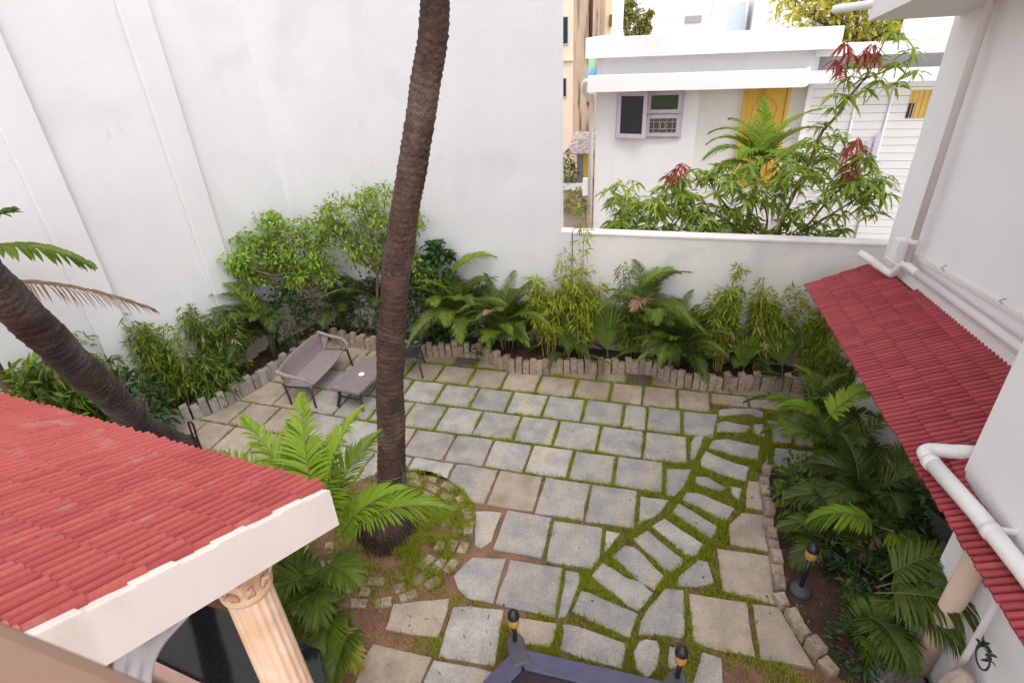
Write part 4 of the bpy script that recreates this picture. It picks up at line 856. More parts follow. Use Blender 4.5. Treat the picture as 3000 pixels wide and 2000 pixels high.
def fan_palm(loc, label, H=.9, seed=0, specs=((0, 70, .55, 50),), group=None, z0=.1):
    """young palm with broad pleated blades; specs: azimuth, elevation, blade length, half angle"""
    global RNG
    RNG = np.random.default_rng(3000 + seed); random.seed(77 + seed)
    root = empty('fan_palm', (*loc, z0), label, 'palm', group); b = np.array((*loc, z0))
    MB().tube([b - (0, 0, .05), b + (0, 0, .12)], [.05, .035], 8).build('stem', 'twig', root, smooth=True)
    for az, el, L, half, pet, yel in specs:
        az, el, half = R(az), R(el), R(half); h = np.array((math.cos(az), math.sin(az), 0)); z = np.array((0, 0, 1.)); d = h * math.cos(el) + z * math.sin(el); c = b + (0, 0, .08) + d * pet
        m_ = MB(); m_.tube([b + (0, 0, .05), c, c + d * L * .25], [.014, .011, .004], 6, mi=1)
        n = 26; sd = np.cross(d, z); 
        if np.linalg.norm(sd) < .2: sd = np.array((1., 0, 0))
        sd = sd - d * (sd @ d); sd /= np.linalg.norm(sd)
        if sd[0] < 0: sd = -sd
        an = np.linspace(-half, half, n); D = np.cos(an)[:, None] * d + np.sin(an)[:, None] * sd
        nr_ = np.cross(d, sd); Nn = nrm(np.tile(nr_, (n, 1)) + D * 0 + np.where(np.arange(n) % 2, .5, -.5)[:, None] * np.cross(D, nr_))
        Ls = L * (1 - .22 * (an / half) ** 2) * RNG.uniform(.94, 1.05, n)
        leaves(m_, c + D * .02, D, Ls, L * half / n * 1.05, bend=.10 + .15 * np.abs(an / half), tint=np.clip(RNG.random(n) * .8, 0, 1), N=Nn, prof=(.12, .62, 1.0))
        m_.build('fan_blade', ['leaf_fan_yellow' if yel else 'leaf_fan', 'palm_stem'], root)
    return root
def limb(mb, a, b, r0, r1, wob=.06, seg=7):
    a, b = np.array(a, float), np.array(b, float); L = np.linalg.norm(b - a); pts = [a] + [a + (b - a) * t + RNG.normal(0, wob * L * .5, 3) for t in (.33, .66)] + [b]
    p = curve_pts(pts, 12); mb.tube(p, np.linspace(r0, r1, len(p)), seg); return p
def lobes_tree(name, base, fork, lobes, label, cat, mname, n=260, L=(.055, .095), lw=.019, flowers=0, group=None, r0=.035, flat=.5, seed=0, gen=.55):
    """small branching tree: trunk, limbs to each lobe, leaves in sprays around twigs"""
    global RNG
    RNG = np.random.default_rng(4000 + seed); random.seed(seed)
    root = empty(name, base, label, cat, group); tk_ = MB(); p = limb(tk_, base, fork, r0, r0 * .7, .05, 9); tk_.build('trunk', 'twig', root, smooth=True)
    br = MB(); F_ = MB(); fl = []; P = []; D = []
    for c, r_ in lobes:
        c = np.array(c); r_ = r_ * 1.15; q = limb(br, fork, c - (0, 0, r_ * .3), r0 * .55, r0 * .2, .09)
        for k_ in range(max(6, int(n / 9.5))):
            d = rand_dirs(1, .35)[0] * (1, 1, flat); e = c + d * r_ * random.uniform(.45, 1.0); s0 = q[random.randrange(len(q) // 2, len(q))]
            if k_ % 2 == 0: br.tube([s0, (s0 + e) / 2 + RNG.normal(0, .03, 3), e], [r0 * .16, r0 * .12, .002], 4, cap=False)
            for _ in range(14):
                P.append(e + RNG.normal(0, r_ * .28, 3) * (1, 1, .75)); D.append(nrm(d + RNG.normal(0, .9, 3)))
            if flowers and random.random() < flowers: fl.append(e + d * .03 + (0, -.03, .04))
    br.build('limbs', 'twig', root, smooth=True)
    P = np.array(P); nL = len(P); leaves(F_, P, np.array(D), RNG.uniform(*L, nL), lw * RNG.uniform(.8, 1.2, nL), bend=.35)
    cr = stuff(F_.build('crown', mname, root))
    if fl:
        m_ = MB(); fl = np.array(fl); P = np.repeat(fl, 5, 0) + RNG.normal(0, .01, (len(fl) * 5, 3)); leaves(m_, P, RNG.normal(0, 1, P.shape) + (0, -.5, .6), .028, .012, bend=.1); stuff(m_.build('flowers', 'petal', root))
    return root
def bush(name, loc, rad, label, mname, n=900, L=(.07, .12), lw=.03, seed=0, z0=.12, cat='shrub', group=None):
    global RNG
    RNG = np.random.default_rng(5000 + seed)
    root = empty(name, (*loc, z0), label, cat, group); d = rand_dirs(n, .3); r_ = RNG.uniform(.45, 1.0, n)[:, None] ** .5
    c = np.array((loc[0], loc[1], z0 + rad[2] * .55)); P = c + d * r_ * np.array(rad) * (1 + .18 * np.sin(d[:, :1] * 9 + d[:, 2:] * 7)); P = P[P[:, 2] > z0]; d = nrm(P - c)
    m_ = MB(); nL = len(P); leaves(m_, P, d + RNG.normal(0, .7, d.shape), RNG.uniform(*L, nL), lw * RNG.uniform(.8, 1.2, nL), bend=.3); stuff(m_.build('foliage', mname, root))
    st_ = MB()
    for i in range(7):
        e = c + rand_dirs(1, .8)[0] * np.array(rad) * .7; st_.tube([(loc[0] + RNG.normal(0, .05), loc[1] + RNG.normal(0, .05), z0 - .05), tuple(e)], [.012, .004], 5)
    st_.build('stems', 'twig', root); return root

# ------------------------------------------------------------------ coconut palms
def trunk_mesh(mb, pts, rads, ring=.055, amp=.012, seg=36, seed=0, rough=.010):
    rg = np.random.default_rng(seed); P = curve_pts(pts, 16 * len(pts)); L = np.r_[0, np.cumsum(np.linalg.norm(np.diff(P, axis=0), axis=1))]
    n = int(L[-1] / .014); s_ = np.linspace(0, L[-1], n); Q = np.stack([np.interp(s_, L, P[:, i]) for i in range(3)], 1)
    ra = np.interp(s_, [q[0] for q in rads], [q[1] for q in rads]); T = nrm(np.gradient(Q, axis=0)); V = []
    u = np.array((1., 0, 0)); a = np.linspace(0, 2 * np.pi, seg, endpoint=False); ph = s_ / ring + .35 * np.sin(s_ * 9) + .8 * np.sin(s_ * 3.3 + 1) + .3 * np.sin(s_ * 21)
    k1 = rg.normal(0, 1, (6, 3))
    for i in range(n):
        u = u - T[i] * (u @ T[i]); u /= np.linalg.norm(u); w = np.cross(T[i], u)
        saw = (ph[i] + .18 * np.sin(a * 2 + s_[i] * 3)) % 1.0
        rr_ = ra[i] + amp * (saw ** 2 - .5) + rough * sum(math.sin(s_[i] * (4 + 3 * m_) + k1[m_][0]) * np.sin(a * (m_ + 1) + k1[m_][1] + s_[i]) for m_ in range(3)) * .5 + rg.normal(0, rough * .16, seg)
        V.append(Q[i] + rr_[:, None] * (np.cos(a)[:, None] * u + np.sin(a)[:, None] * w))
    V = np.concatenate(V); F = [(i * seg + k, i * seg + (k + 1) % seg, (i + 1) * seg + (k + 1) % seg, (i + 1) * seg + k) for i in range(n - 1) for k in range(seg)]
    mb.arr(V, F, np.zeros(len(V))); return Q, ra
cp1 = empty('coconut_palm', (-2.78, 3.94, 0), 'tall ringed coconut palm trunk rising from the round grass patch', 'palm tree')
tk_ = MB(); trunk_mesh(tk_, [(-2.80, 3.94, -.05), (-2.745, 3.94, .12), (-2.66, 3.94, .45), (-2.534, 3.94, 1.19), (-2.325, 3.94, 2.52), (-2.00, 3.94, 3.754), (-1.72, 3.94, 4.61), (-1.55, 3.94, 5.25), (-1.40, 3.95, 6.6), (-1.35, 3.97, 8.4)], [(0, .29), (.12, .245), (.28, .20), (.55, .168), (1.25, .142), (2.6, .127), (3.9, .114), (4.8, .105), (5.5, .10), (9, .09)], .050, .009, seed=1)
tk_.build('trunk', 'bark', cp1, smooth=True)
rt = MB(); RNG = np.random.default_rng(5)
for i in range(260):                                             # fibrous root mat
    a = RNG.random() * 6.283; r_ = RNG.uniform(.20, .28); b = np.array((-2.79 + r_ * math.cos(a), 3.94 + r_ * math.sin(a), RNG.uniform(.02, .30))); l = RNG.uniform(.05, .12)
    rt.tube([b, b + (l * .5 * math.cos(a), l * .5 * math.sin(a), -.03), b + (l * .8 * math.cos(a), l * .8 * math.sin(a), -b[2])], [.006, .005, .004], 4, cap=False)
stuff(rt.build('roots', 'bark_scar', cp1))
wr = MB()
for zz, dz in ((.98, .05), (.90, -.04)):
    wr.tube([(-2.57 + .178 * math.cos(a), 3.94 + .178 * math.sin(a), zz + dz * math.cos(a + 1)) for a in np.linspace(0, 6.283, 30)], .004, 5, cap=False)
for i in range(5): x_ = -2.45 + .03 * i; wr.tube(curve_pts([(-2.40 + .01 * i, 3.86, 1.25 - .05 * i), (-2.36 - .01 * i, 3.83, 1.0), (-2.39, 3.84, .7 + .05 * i)], 10), .003, 4, cap=False)
wr.build('binding_wire', 'wire', cp1)
for i in range(12): frond(cp1, 'leaf_areca', (-1.35, 3.97, 8.35), i * 2.4, R(70 - 6 * i), 2.6, R(75), 40, .55, .022)
cp2 = empty('coconut_palm', (-6.35, 4.72, 0), 'dark palm trunk leaning steeply over the porch roof', 'palm tree')
tk_ = MB(); trunk_mesh(tk_, [(-6.42, 4.75, -.05), (-6.25, 4.60, .12), (-5.85, 4.17, .70), (-5.338, 3.604, 1.42), (-4.813, 2.997, 2.55), (-4.35, 2.45, 3.58), (-3.9, 1.95, 4.7), (-3.6, 1.6, 6.0), (-3.5, 1.5, 8)], [(0, .22), (.3, .172), (.9, .150), (2.2, .142), (3.6, .136), (5, .128), (9, .11)], .085, .010, seed=3, rough=.014)
tk_.build('trunk', 'bark_dark', cp2, smooth=True)
for i in range(10): frond(cp2, 'leaf_areca', (-3.5, 1.5, 7.95), i * 2.4, R(70 - 6 * i), 2.4, R(75), 36, .5, .022)

# palm close to the slanting wall, crown beyond the frame
RNG = np.random.default_rng(8)
lp = empty('wall_palm', (-7.62, 3.85, 0), 'palm by the slanting wall with arching green fronds and one dry frond', 'palm')
MB().tube([(-7.62, 3.80, 0), (-7.6, 3.83, 1.6), (-7.55, 3.85, 3.0)], [.07, .055, .045], 10).build('trunk', 'bark', lp, smooth=True)
frond(lp, 'leaf_areca', (-7.52, 3.87, 3.02), R(12), R(26), 1.75, R(62), 19, .34, .052, vee=.25, droop=.5)
frond(lp, 'leaf_areca', (-7.45, 3.88, 3.10), R(25), R(48), 1.0, R(40), 10, .46, .056, vee=.3)
frond(lp, 'leaf_areca', (-7.55, 3.85, 3.02), R(-20), R(55), 1.2, R(65), 16, .4, .03)
frond(lp, 'leaf_areca', (-7.55, 3.85, 3.02), R(150), R(60), 1.0, R(65), 16, .35, .03)
frond(lp, 'leaf_dry', (-7.48, 3.90, 2.85), R(20), R(-2), 2.0, R(30), 36, .30, .016, vee=.1, droop=.6)

# ------------------------------------------------------------------ bed along the slanting wall
GB = 'garden bamboo clumps'; GP = 'areca palms in the beds'; GF = 'young fan palms by the back wall'
bamboo('bamboo_clump', (-7.12, 5.52), 'tall yellow green bamboo clump against the slanting wall beside a pilaster', 1.62, 9, .24, 900, 'leaf_bamboo', 'culm', 1, .30, .25, group=GB, straw=6)
bamboo('bamboo_clump', (-6.82, 6.25), 'bamboo clump with straw coloured dry tufts against the slanting wall', 1.50, 8, .24, 800, 'leaf_bamboo_green', 'culm', 2, .32, .2, group=GB, straw=16)
bamboo('bamboo_clump', (-6.85, 5.80), 'low leafy green bamboo between two taller clumps', .85, 8, .28, 700, 'leaf_bamboo_green', 'culm_green', 3, .30, .1, group=GB, leafL=(.12, .18), lw=.014)
bamboo('bamboo_clump', (-7.42, 4.75), 'sparse yellow stemmed bamboo beside the leaning palm trunk', 1.55, 7, .22, 560, 'leaf_bamboo', 'culm', 4, .30, .3, group=GB, straw=4)
bamboo('bamboo_clump', (-7.58, 4.32), 'bamboo with a pale dry tuft behind the leaning palm trunk', 1.55, 7, .28, 620, 'leaf_bamboo_green', 'culm', 5, .30, .2, group=GB, straw=8, leafL=(.13, .2), lw=.014)
areca('areca_palm', (-7.78, 3.98), 'small palm with stiff broad leaflets above the porch eaves', 7, .80, 1.05, 'leaf_areca_lime', (50, 85), (25, 45), nl=11, ll=.42, lw=.026, seed=31, group=GP, stems=3)
areca('areca_palm', (-7.22, 4.22), 'dark bushy palm between the leaning trunk and porch eaves', 14, .80, .55, 'leaf_areca_deep', (30, 80), (50, 90), seed=32, group=GP)
bush('shrub', (-7.0, 4.72), (.42, .45, .80), 'low dark leafy shrub at the foot of the leaning palm', 'leaf_hedge', 700, (.10, .16), .022, 1, group='dark leafy shrubs')
bush('shrub', (-7.4, 4.0), (.5, .45, 1.0), 'dark leafy shrub behind the porch roof edge', 'leaf_bamboo_green', 700, (.12, .2), .020, 2, group='dark leafy shrubs')
areca('areca_palm', (-6.48, 7.02), 'arching areca palm in the corner left of the bench with one bright frond', 20, 1.10, .72, 'leaf_areca_deep', (35, 86), (55, 95), nl=36, ll=.34, lw=.012, seed=33, group=GP, az=(R(150), R(320)))
frond(bpy.data.objects['areca_palm.002'] if 'areca_palm.002' in bpy.data.objects else lp, 'leaf_areca_lime', (-6.55, 6.95, .85), R(185), R(82), 1.05, R(55), 36, .30, .014)
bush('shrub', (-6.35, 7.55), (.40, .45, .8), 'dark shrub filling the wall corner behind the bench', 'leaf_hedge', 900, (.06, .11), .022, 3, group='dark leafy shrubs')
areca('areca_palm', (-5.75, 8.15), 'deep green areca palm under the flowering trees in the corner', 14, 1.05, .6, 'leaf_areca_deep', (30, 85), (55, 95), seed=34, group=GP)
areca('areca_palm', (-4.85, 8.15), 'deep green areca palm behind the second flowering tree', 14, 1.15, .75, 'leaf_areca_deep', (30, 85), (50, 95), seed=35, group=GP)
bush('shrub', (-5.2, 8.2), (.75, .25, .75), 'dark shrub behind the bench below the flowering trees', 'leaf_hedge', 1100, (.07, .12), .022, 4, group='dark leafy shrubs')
lobes_tree('flowering_tree', (-5.98, 8.05, .1), (-6.05, 7.85, 1.15),
    [((-6.65, 7.0, 1.98), .20), ((-6.80, 7.45, 2.18), .20), ((-6.60, 7.6, 2.02), .28), ((-6.35, 7.75, 2.42), .22), ((-6.25, 7.75, 2.15), .30), ((-5.85, 7.8, 2.25), .30), ((-5.50, 7.85, 2.32), .26), ((-6.45, 7.6, 1.78), .30), ((-6.0, 7.75, 1.88), .30), ((-5.65, 7.8, 1.92), .26), ((-6.25, 7.7, 1.6), .22), ((-5.8, 7.8, 1.62), .22), ((-6.62, 7.25, 1.55), .22), ((-5.55, 7.8, 1.50), .22), ((-6.1, 7.7, 1.42), .2), ((-6.72, 7.15, 1.82), .16)],
    'wide spreading flowering tree with bright green lobes near the wall corner', 'tree', 'leaf_shrub', 190, flowers=.10, seed=1, group='small flowering trees')
lobes_tree('flowering_tree', (-4.85, 8.1, .1), (-4.72, 8.0, 1.45),
    [((-5.2, 7.95, 2.58), .26), ((-4.78, 7.95, 2.78), .26), ((-4.36, 8.0, 2.82), .26), ((-5.32, 7.95, 2.32), .26), ((-4.85, 7.95, 2.42), .28), ((-4.40, 7.95, 2.45), .28), ((-3.98, 8.05, 2.38), .22), ((-5.12, 7.95, 2.04), .22), ((-4.65, 7.95, 2.05), .26), ((-4.2, 8.0, 2.08), .24), ((-4.95, 7.95, 1.78), .2), ((-4.45, 7.95, 1.75), .22), ((-4.1, 8.0, 1.8), .18)],
    'taller flowering tree with pale green crown beside the palm trunk', 'tree', 'leaf_shrub_pale', 165, flowers=.16, seed=2, group='small flowering trees')

# ------------------------------------------------------------------ bed along the back wall
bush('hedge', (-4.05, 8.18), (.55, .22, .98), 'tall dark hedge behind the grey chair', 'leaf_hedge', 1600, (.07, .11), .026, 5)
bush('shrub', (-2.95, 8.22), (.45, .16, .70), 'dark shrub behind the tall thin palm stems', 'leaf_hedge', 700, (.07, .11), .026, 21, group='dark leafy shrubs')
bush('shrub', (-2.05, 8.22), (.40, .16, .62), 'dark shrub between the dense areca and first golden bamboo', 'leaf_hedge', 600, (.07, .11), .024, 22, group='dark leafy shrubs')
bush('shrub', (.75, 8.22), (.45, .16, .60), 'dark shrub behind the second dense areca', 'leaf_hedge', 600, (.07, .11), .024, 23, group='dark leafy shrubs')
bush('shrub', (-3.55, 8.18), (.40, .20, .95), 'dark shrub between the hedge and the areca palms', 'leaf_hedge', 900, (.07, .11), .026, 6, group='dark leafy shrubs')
lobes_tree('leafy_sapling', (-3.95, 8.2, .1), (-3.8, 8.2, 1.3), [((-3.66, 8.12, 1.95), .13), ((-3.50, 8.12, 1.78), .12), ((-3.74, 8.15, 1.70), .12)], 'sapling with broad dark leaves above the hedge', 'tree', 'leaf_hedge', 90, (.09, .13), .034, seed=3, r0=.018)
lobes_tree('leafy_sapling', (-4.1, 8.15, .1), (-4.0, 8.1, 1.1), [((-3.95, 8.05, 1.62), .22), ((-3.75, 8.08, 1.45), .20)], 'fine leaved sapling beside the palm trunk over the hedge', 'tree', 'leaf_shrub', 130, (.04, .06), .012, seed=4, r0=.016)
a1 = areca('areca_palm', (-3.28, 8.08), 'tall areca palm beside the hedge with one high feathery frond', 22, 1.12, 1.0, 'leaf_areca', (25, 84), (55, 95), nl=36, ll=.30, lw=.010, seed=36, group=GP, stems=4)
frond(a1, 'leaf_areca_lime', (-3.45, 8.05, 1.35), R(12), R(60), 1.0, R(75), 44, .42, .016)
frond(a1, 'leaf_areca_lime', (-3.75, 7.95, .95), R(-60), R(50), .75, R(60), 30, .26, .011)
a2 = areca('areca_palm', (-2.48, 8.02), 'dense rounded areca palm between the hedge and first bamboo', 46, 1.08, .62, 'leaf_areca', (30, 88), (40, 85), nl=34, ll=.26, lw=.009, seed=37, group=GP, stems=7)
bamboo('bamboo_clump', (-1.74, 8.02), 'golden bamboo clump with orange stems next to the dense areca', 1.50, 8, .18, 860, 'leaf_bamboo_gold', 'culm', 6, .18, .45, group=GB, shoot=.35, straw=7)
bamboo('bamboo_clump', (-1.15, 8.12), 'golden bamboo clump with a tall thin shoot topping the boundary wall', 1.58, 9, .19, 940, 'leaf_bamboo_gold', 'culm', 7, .20, .40, group=GB, shoot=.95, straw=7)
bamboo('bamboo_clump', (-.38, 8.18), 'slender pale bamboo beside the bare patch of wall', 1.55, 7, .16, 420, 'leaf_bamboo', 'culm_green', 8, .18, .25, group=GB, shoot=.2)
areca('areca_palm', (-1.45, 8.05), 'small dark palm filling the gap between two golden bamboos', 15, .75, .3, 'leaf_areca_deep', (10, 85), (40, 80), nl=24, ll=.18, seed=38, group=GP, stems=4)
fan_palm((-1.36, 7.86), 'small fan palm with yellow drooping blades over the edging stones', seed=1, group=GF, specs=((95, 78, .66, 26, .12, 0), (-70, -48, .34, 30, .12, 1), (-110, -45, .30, 30, .12, 1), (60, 62, .5, 16, .1, 0)))
fan_palm((-.70, 7.90), 'larger fan palm with one upright green blade beside slender bamboo', seed=2, group=GF, specs=((112, 72, .98, 33, .20, 0), (20, 35, .50, 14, .14, 0), (-115, 40, .50, 45, .14, 0), (-80, -50, .34, 40, .10, 1)))
a3 = areca('areca_palm', (-.10, 8.10), 'tall thin areca palm with pale feathery top frond by the slender bamboo', 20, 1.02, .95, 'leaf_areca', (25, 84), (55, 95), nl=36, ll=.28, lw=.010, seed=39, group=GP, stems=3)
frond(a3, 'leaf_areca_lime', (-.28, 8.08, 1.40), R(15), R(62), .72, R(85), 36, .32, .014)
a4 = areca('areca_palm', (.46, 8.02), 'dense rounded areca palm between the thin palm and third golden bamboo', 46, 1.02, .58, 'leaf_areca', (30, 88), (40, 85), nl=34, ll=.25, lw=.009, seed=40, group=GP, stems=7)
bamboo('bamboo_clump', (1.05, 8.02), 'golden bamboo clump with two bare orange stems low down', 1.44, 8, .18, 820, 'leaf_bamboo_gold', 'culm', 9, .175, .45, group=GB, shoot=.30, straw=6)
bamboo('bamboo_clump', (1.62, 8.15), 'golden bamboo clump in front of the cracked wall patch', 1.50, 9, .19, 900, 'leaf_bamboo_gold', 'culm', 10, .19, .40, group=GB, shoot=.08, straw=6)
areca('areca_palm', (1.32, 8.08), 'small dark palm squeezed between the two golden bamboos near the awning', 15, .70, .28, 'leaf_areca_deep', (10, 85), (40, 80), nl=24, ll=.18, seed=41, group=GP, stems=4)
fan_palm((1.38, 7.86), 'small fan palm with yellow blades spilling over the edging near the awning', seed=3, group=GF, specs=((95, 78, .62, 26, .12, 0), (-70, -48, .32, 30, .12, 1), (-110, -45, .28, 30, .12, 1)))
fan_palm((1.95, 7.92), 'larger fan palm with upright blade beside the last thin bamboo', seed=4, group=GF, specs=((112, 72, .90, 33, .18, 0), (20, 35, .46, 14, .14, 0), (-115, 40, .46, 45, .14, 0), (-80, -50, .30, 40, .10, 1)))
bamboo('bamboo_clump', (2.40, 8.12), 'thin open bamboo clump at the end of the bed below the awning', 1.42, 9, .22, 640, 'leaf_bamboo_gold', 'culm', 11, .21, .25, group=GB)
bamboo('bamboo_clump', (2.72, 7.9), 'short bamboo tucked under the far corner of the awning', .75, 5, .15, 260, 'leaf_bamboo', 'culm_green', 12, .2, .2, group=GB)
for i, (x_, y_) in enumerate(((-3.08, 7.9), (-2.88, 7.86), (.0, 7.92), (.13, 7.88))):
    m_ = MB(); RNG = np.random.default_rng(60 + i); P = np.tile((x_, y_, .1), (5, 1)) + RNG.normal(0, .012, (5, 3)); leaves(m_, P, RNG.normal(0, .22, (5, 3)) + (0, -.2 - .5 * (i % 2), .9), RNG.uniform(.35, .6, 5), .022, bend=.25, prof=(.6, 1, .8)); tag(m_.build('strap_leaf_plant', 'leaf_areca'), ('strap leaved plant by the dark drain slab near the hedge', 'drooping strap leaves over the edging near the hedge', 'strap leaved plant by the dark drain slab under the slender bamboo', 'drooping strap leaves over the edging under the slender bamboo')[i], 'plant', 'strap leaved plants at the drain slabs')

# ------------------------------------------------------------------ bed under the awning
RG = dict(group=GP, mname='leaf_areca_deep')
areca('areca_palm', (2.15, 6.75), 'glossy upright palm at the far end of the awning bed', 11, .85, .35, 'leaf_areca', (20, 80), (40, 80), nl=16, ll=.30, lw=.020, seed=51, group=GP)
r1 = areca('areca_palm', (2.25, 5.85), 'palm with yellow green drooping fronds below the awning edge', 12, .75, .50, 'leaf_areca', (20, 75), (50, 90), nl=30, ll=.30, lw=.014, seed=52, group=GP)
frond(r1, 'leaf_areca_lime', (2.0, 5.9, .85), R(10), R(70), .85, R(60), 16, .28, .034); frond(r1, 'leaf_areca_lime', (2.0, 5.9, .85), R(185), R(55), .6, R(80), 16, .22, .034)
areca('areca_palm', (2.4, 5.05), 'big dark areca palm in the middle of the awning bed', 16, .85, .50, 'leaf_areca_deep', (20, 80), (45, 85), nl=40, ll=.34, lw=.010, seed=53, group=GP, stems=6)
r2 = areca('areca_palm', (2.2, 4.5), 'areca palm with pale arching fronds behind the bed lamp', 9, .62, .36, 'leaf_areca', (10, 75), (50, 90), nl=38, ll=.30, lw=.013, seed=54, group=GP, stems=6, az=(R(-80), R(130)))
frond(r2, 'leaf_areca_lime', (2.26, 4.55, .66), R(188), R(42), .72, R(95), 36, .26, .016, vee=.1, droop=.5); frond(r2, 'leaf_areca_lime', (2.26, 4.52, .68), R(-55), R(35), .62, R(85), 34, .28, .016, vee=.1, droop=.5)
areca('areca_palm', (2.38, 4.1), 'dark areca palm whose long frond hangs before the round pillar', 8, .70, .38, 'leaf_areca_deep', (10, 70), (40, 75), nl=36, ll=.32, lw=.013, seed=55, group=GP, stems=5, az=(R(-95), R(110)))
areca('areca_palm', (1.98, 4.78), 'low dark palm rooted beside the bed lamp', 10, .62, .25, 'leaf_areca_deep', (10, 80), (40, 85), nl=30, ll=.26, lw=.012, seed=57, group=GP, stems=4)
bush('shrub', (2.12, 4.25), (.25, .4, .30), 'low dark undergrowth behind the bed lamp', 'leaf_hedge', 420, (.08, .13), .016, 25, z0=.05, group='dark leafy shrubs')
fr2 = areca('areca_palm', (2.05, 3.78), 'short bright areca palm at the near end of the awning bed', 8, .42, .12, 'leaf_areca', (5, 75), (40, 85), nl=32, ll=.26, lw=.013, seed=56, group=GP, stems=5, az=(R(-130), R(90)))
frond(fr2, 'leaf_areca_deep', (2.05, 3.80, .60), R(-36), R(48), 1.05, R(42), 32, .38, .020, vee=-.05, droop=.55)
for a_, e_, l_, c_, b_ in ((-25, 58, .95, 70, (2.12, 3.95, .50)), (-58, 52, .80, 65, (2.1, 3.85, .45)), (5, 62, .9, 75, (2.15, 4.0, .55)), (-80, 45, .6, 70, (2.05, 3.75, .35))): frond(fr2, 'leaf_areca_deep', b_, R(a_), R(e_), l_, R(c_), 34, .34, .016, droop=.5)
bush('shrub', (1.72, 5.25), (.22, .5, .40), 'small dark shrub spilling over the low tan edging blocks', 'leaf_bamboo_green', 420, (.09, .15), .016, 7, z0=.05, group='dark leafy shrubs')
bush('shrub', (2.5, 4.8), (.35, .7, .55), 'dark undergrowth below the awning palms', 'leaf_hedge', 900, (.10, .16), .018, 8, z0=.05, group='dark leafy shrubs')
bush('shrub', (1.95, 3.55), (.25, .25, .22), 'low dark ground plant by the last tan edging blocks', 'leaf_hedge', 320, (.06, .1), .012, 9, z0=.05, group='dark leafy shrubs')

# ------------------------------------------------------------------ areca by the porch column
f1 = areca('areca_palm', (-2.68, 2.62), 'large bright areca palm growing between the porch column and the palm trunk', 9, .55, .75, 'leaf_areca', (20, 75), (45, 85), nl=40, ll=.24, lw=.012, seed=60, group=GP, stems=8, spread=.3, z0=.02, az=(R(90), R(330)))
for b_, a_, e_, l_, c_ in (((-2.72, 2.80, 1.30), 165, 82, 1.20, 40), ((-2.64, 2.82, 1.36), 110, 86, 1.20, 35), ((-2.56, 2.82, 1.36), 40, 84, 1.22, 42), ((-2.78, 2.75, 1.25), 172, 62, 1.20, 55), ((-2.66, 2.86, 1.30), 135, 80, 1.0, 25), ((-2.50, 2.80, 1.15), 8, 58, 1.25, 72), ((-2.6, 2.84, 1.25), 80, 80, .95, 30), ((-2.62, 2.74, 1.28), 250, 70, .7, 60), ((-2.74, 2.78, 1.2), 190, 72, 1.15, 60), ((-2.6, 2.8, 1.2), 60, 72, 1.1, 55), ((-2.68, 2.84, 1.2), 150, 74, .95, 50), ((-2.55, 2.78, 1.1), 25, 66, .95, 60), ((-2.7, 2.75, 1.15), 215, 65, .9, 70)):
    frond(f1, 'leaf_areca_lime', b_, R(a_), R(e_), l_, R(c_), 46, .40, .014)
for b_, a_, e_, l_, c_ in (((-2.62, 2.70, .95), -20, 58, .50, 95), ((-2.64, 2.60, .85), -55, 55, .50, 95), ((-2.66, 2.55, .70), -90, 45, .50, 80), ((-2.62, 2.60, .50), -60, 40, .42, 60), ((-2.7, 2.6, .9), -110, 60, .55, 90)):
    frond(f1, 'leaf_areca', b_, R(a_), R(e_), l_, R(c_), 40, .32, .013)
frond(f1, 'leaf_fan_yellow', (-2.5, 2.5, .45), R(-35), R(25), .45, R(110), 16, .18, .02); frond(f1, 'leaf_fan_yellow', (-2.55, 2.5, .35), R(-60), R(20), .4, R(100), 16, .16, .02)

# ------------------------------------------------------------------ beyond the boundary wall
RNG = np.random.default_rng(90); random.seed(90)
mg = empty('mango_tree', (1.7, 10.0, 0), 'mango tree with drooping leaves and red young shoots behind the boundary wall', 'tree')
tk_ = MB(); limb(tk_, (1.7, 10.0, 0), (1.75, 9.9, 1.5), .10, .075, .03, 10); tk_.build('trunk', 'twig', mg, smooth=True)
sx_ = [-1.02, -.75, -.35, .15, .6, 1.0, 1.5, 2.0, 2.5, 2.8, 3.15]; sz_ = [2.35, 2.75, 2.45, 2.80, 2.90, 3.05, 3.1, 3.2, 3.35, 3.2, 2.8]
W_ = []
while len(W_) < 360:
    x_ = random.uniform(-1.0, 3.15); top_ = np.interp(x_, sx_, sz_); z2 = random.uniform(1.35, top_); W_.append((x_, random.uniform(9.15, 10.4), z2))
for x_, z2 in ((-.95, 2.6), (-.78, 2.68), (-.5, 2.35), (.2, 2.8), (.95, 2.85), (2.3, 3.1), (2.75, 3.1), (3.1, 2.8), (3.2, 2.62)): W_.append((x_, 9.5, z2))
TB = [(2.05, 9.6, 3.35), (2.12, 9.6, 3.6), (2.25, 9.6, 3.8), (2.2, 9.55, 4.0), (2.4, 9.6, 3.95), (2.35, 9.6, 4.2), (2.6, 9.6, 4.25), (2.75, 9.6, 4.15), (2.65, 9.6, 4.45), (2.9, 9.6, 4.35), (3.05, 9.6, 4.5), (3.15, 9.6, 4.25), (2.5, 9.6, 4.4), (2.75, 9.65, 4.75), (2.65, 9.65, 4.85), (2.85, 9.6, 4.7), (2.3, 9.6, 4.35), (2.6, 9.55, 4.05), (2.95, 9.6, 4.1)]
br = MB()
for i in range(16):
    w_ = W_[i * 11]; limb(br, (1.75, 9.9, 1.3 + .2 * random.random()), w_, .030, .010, .10, 6)
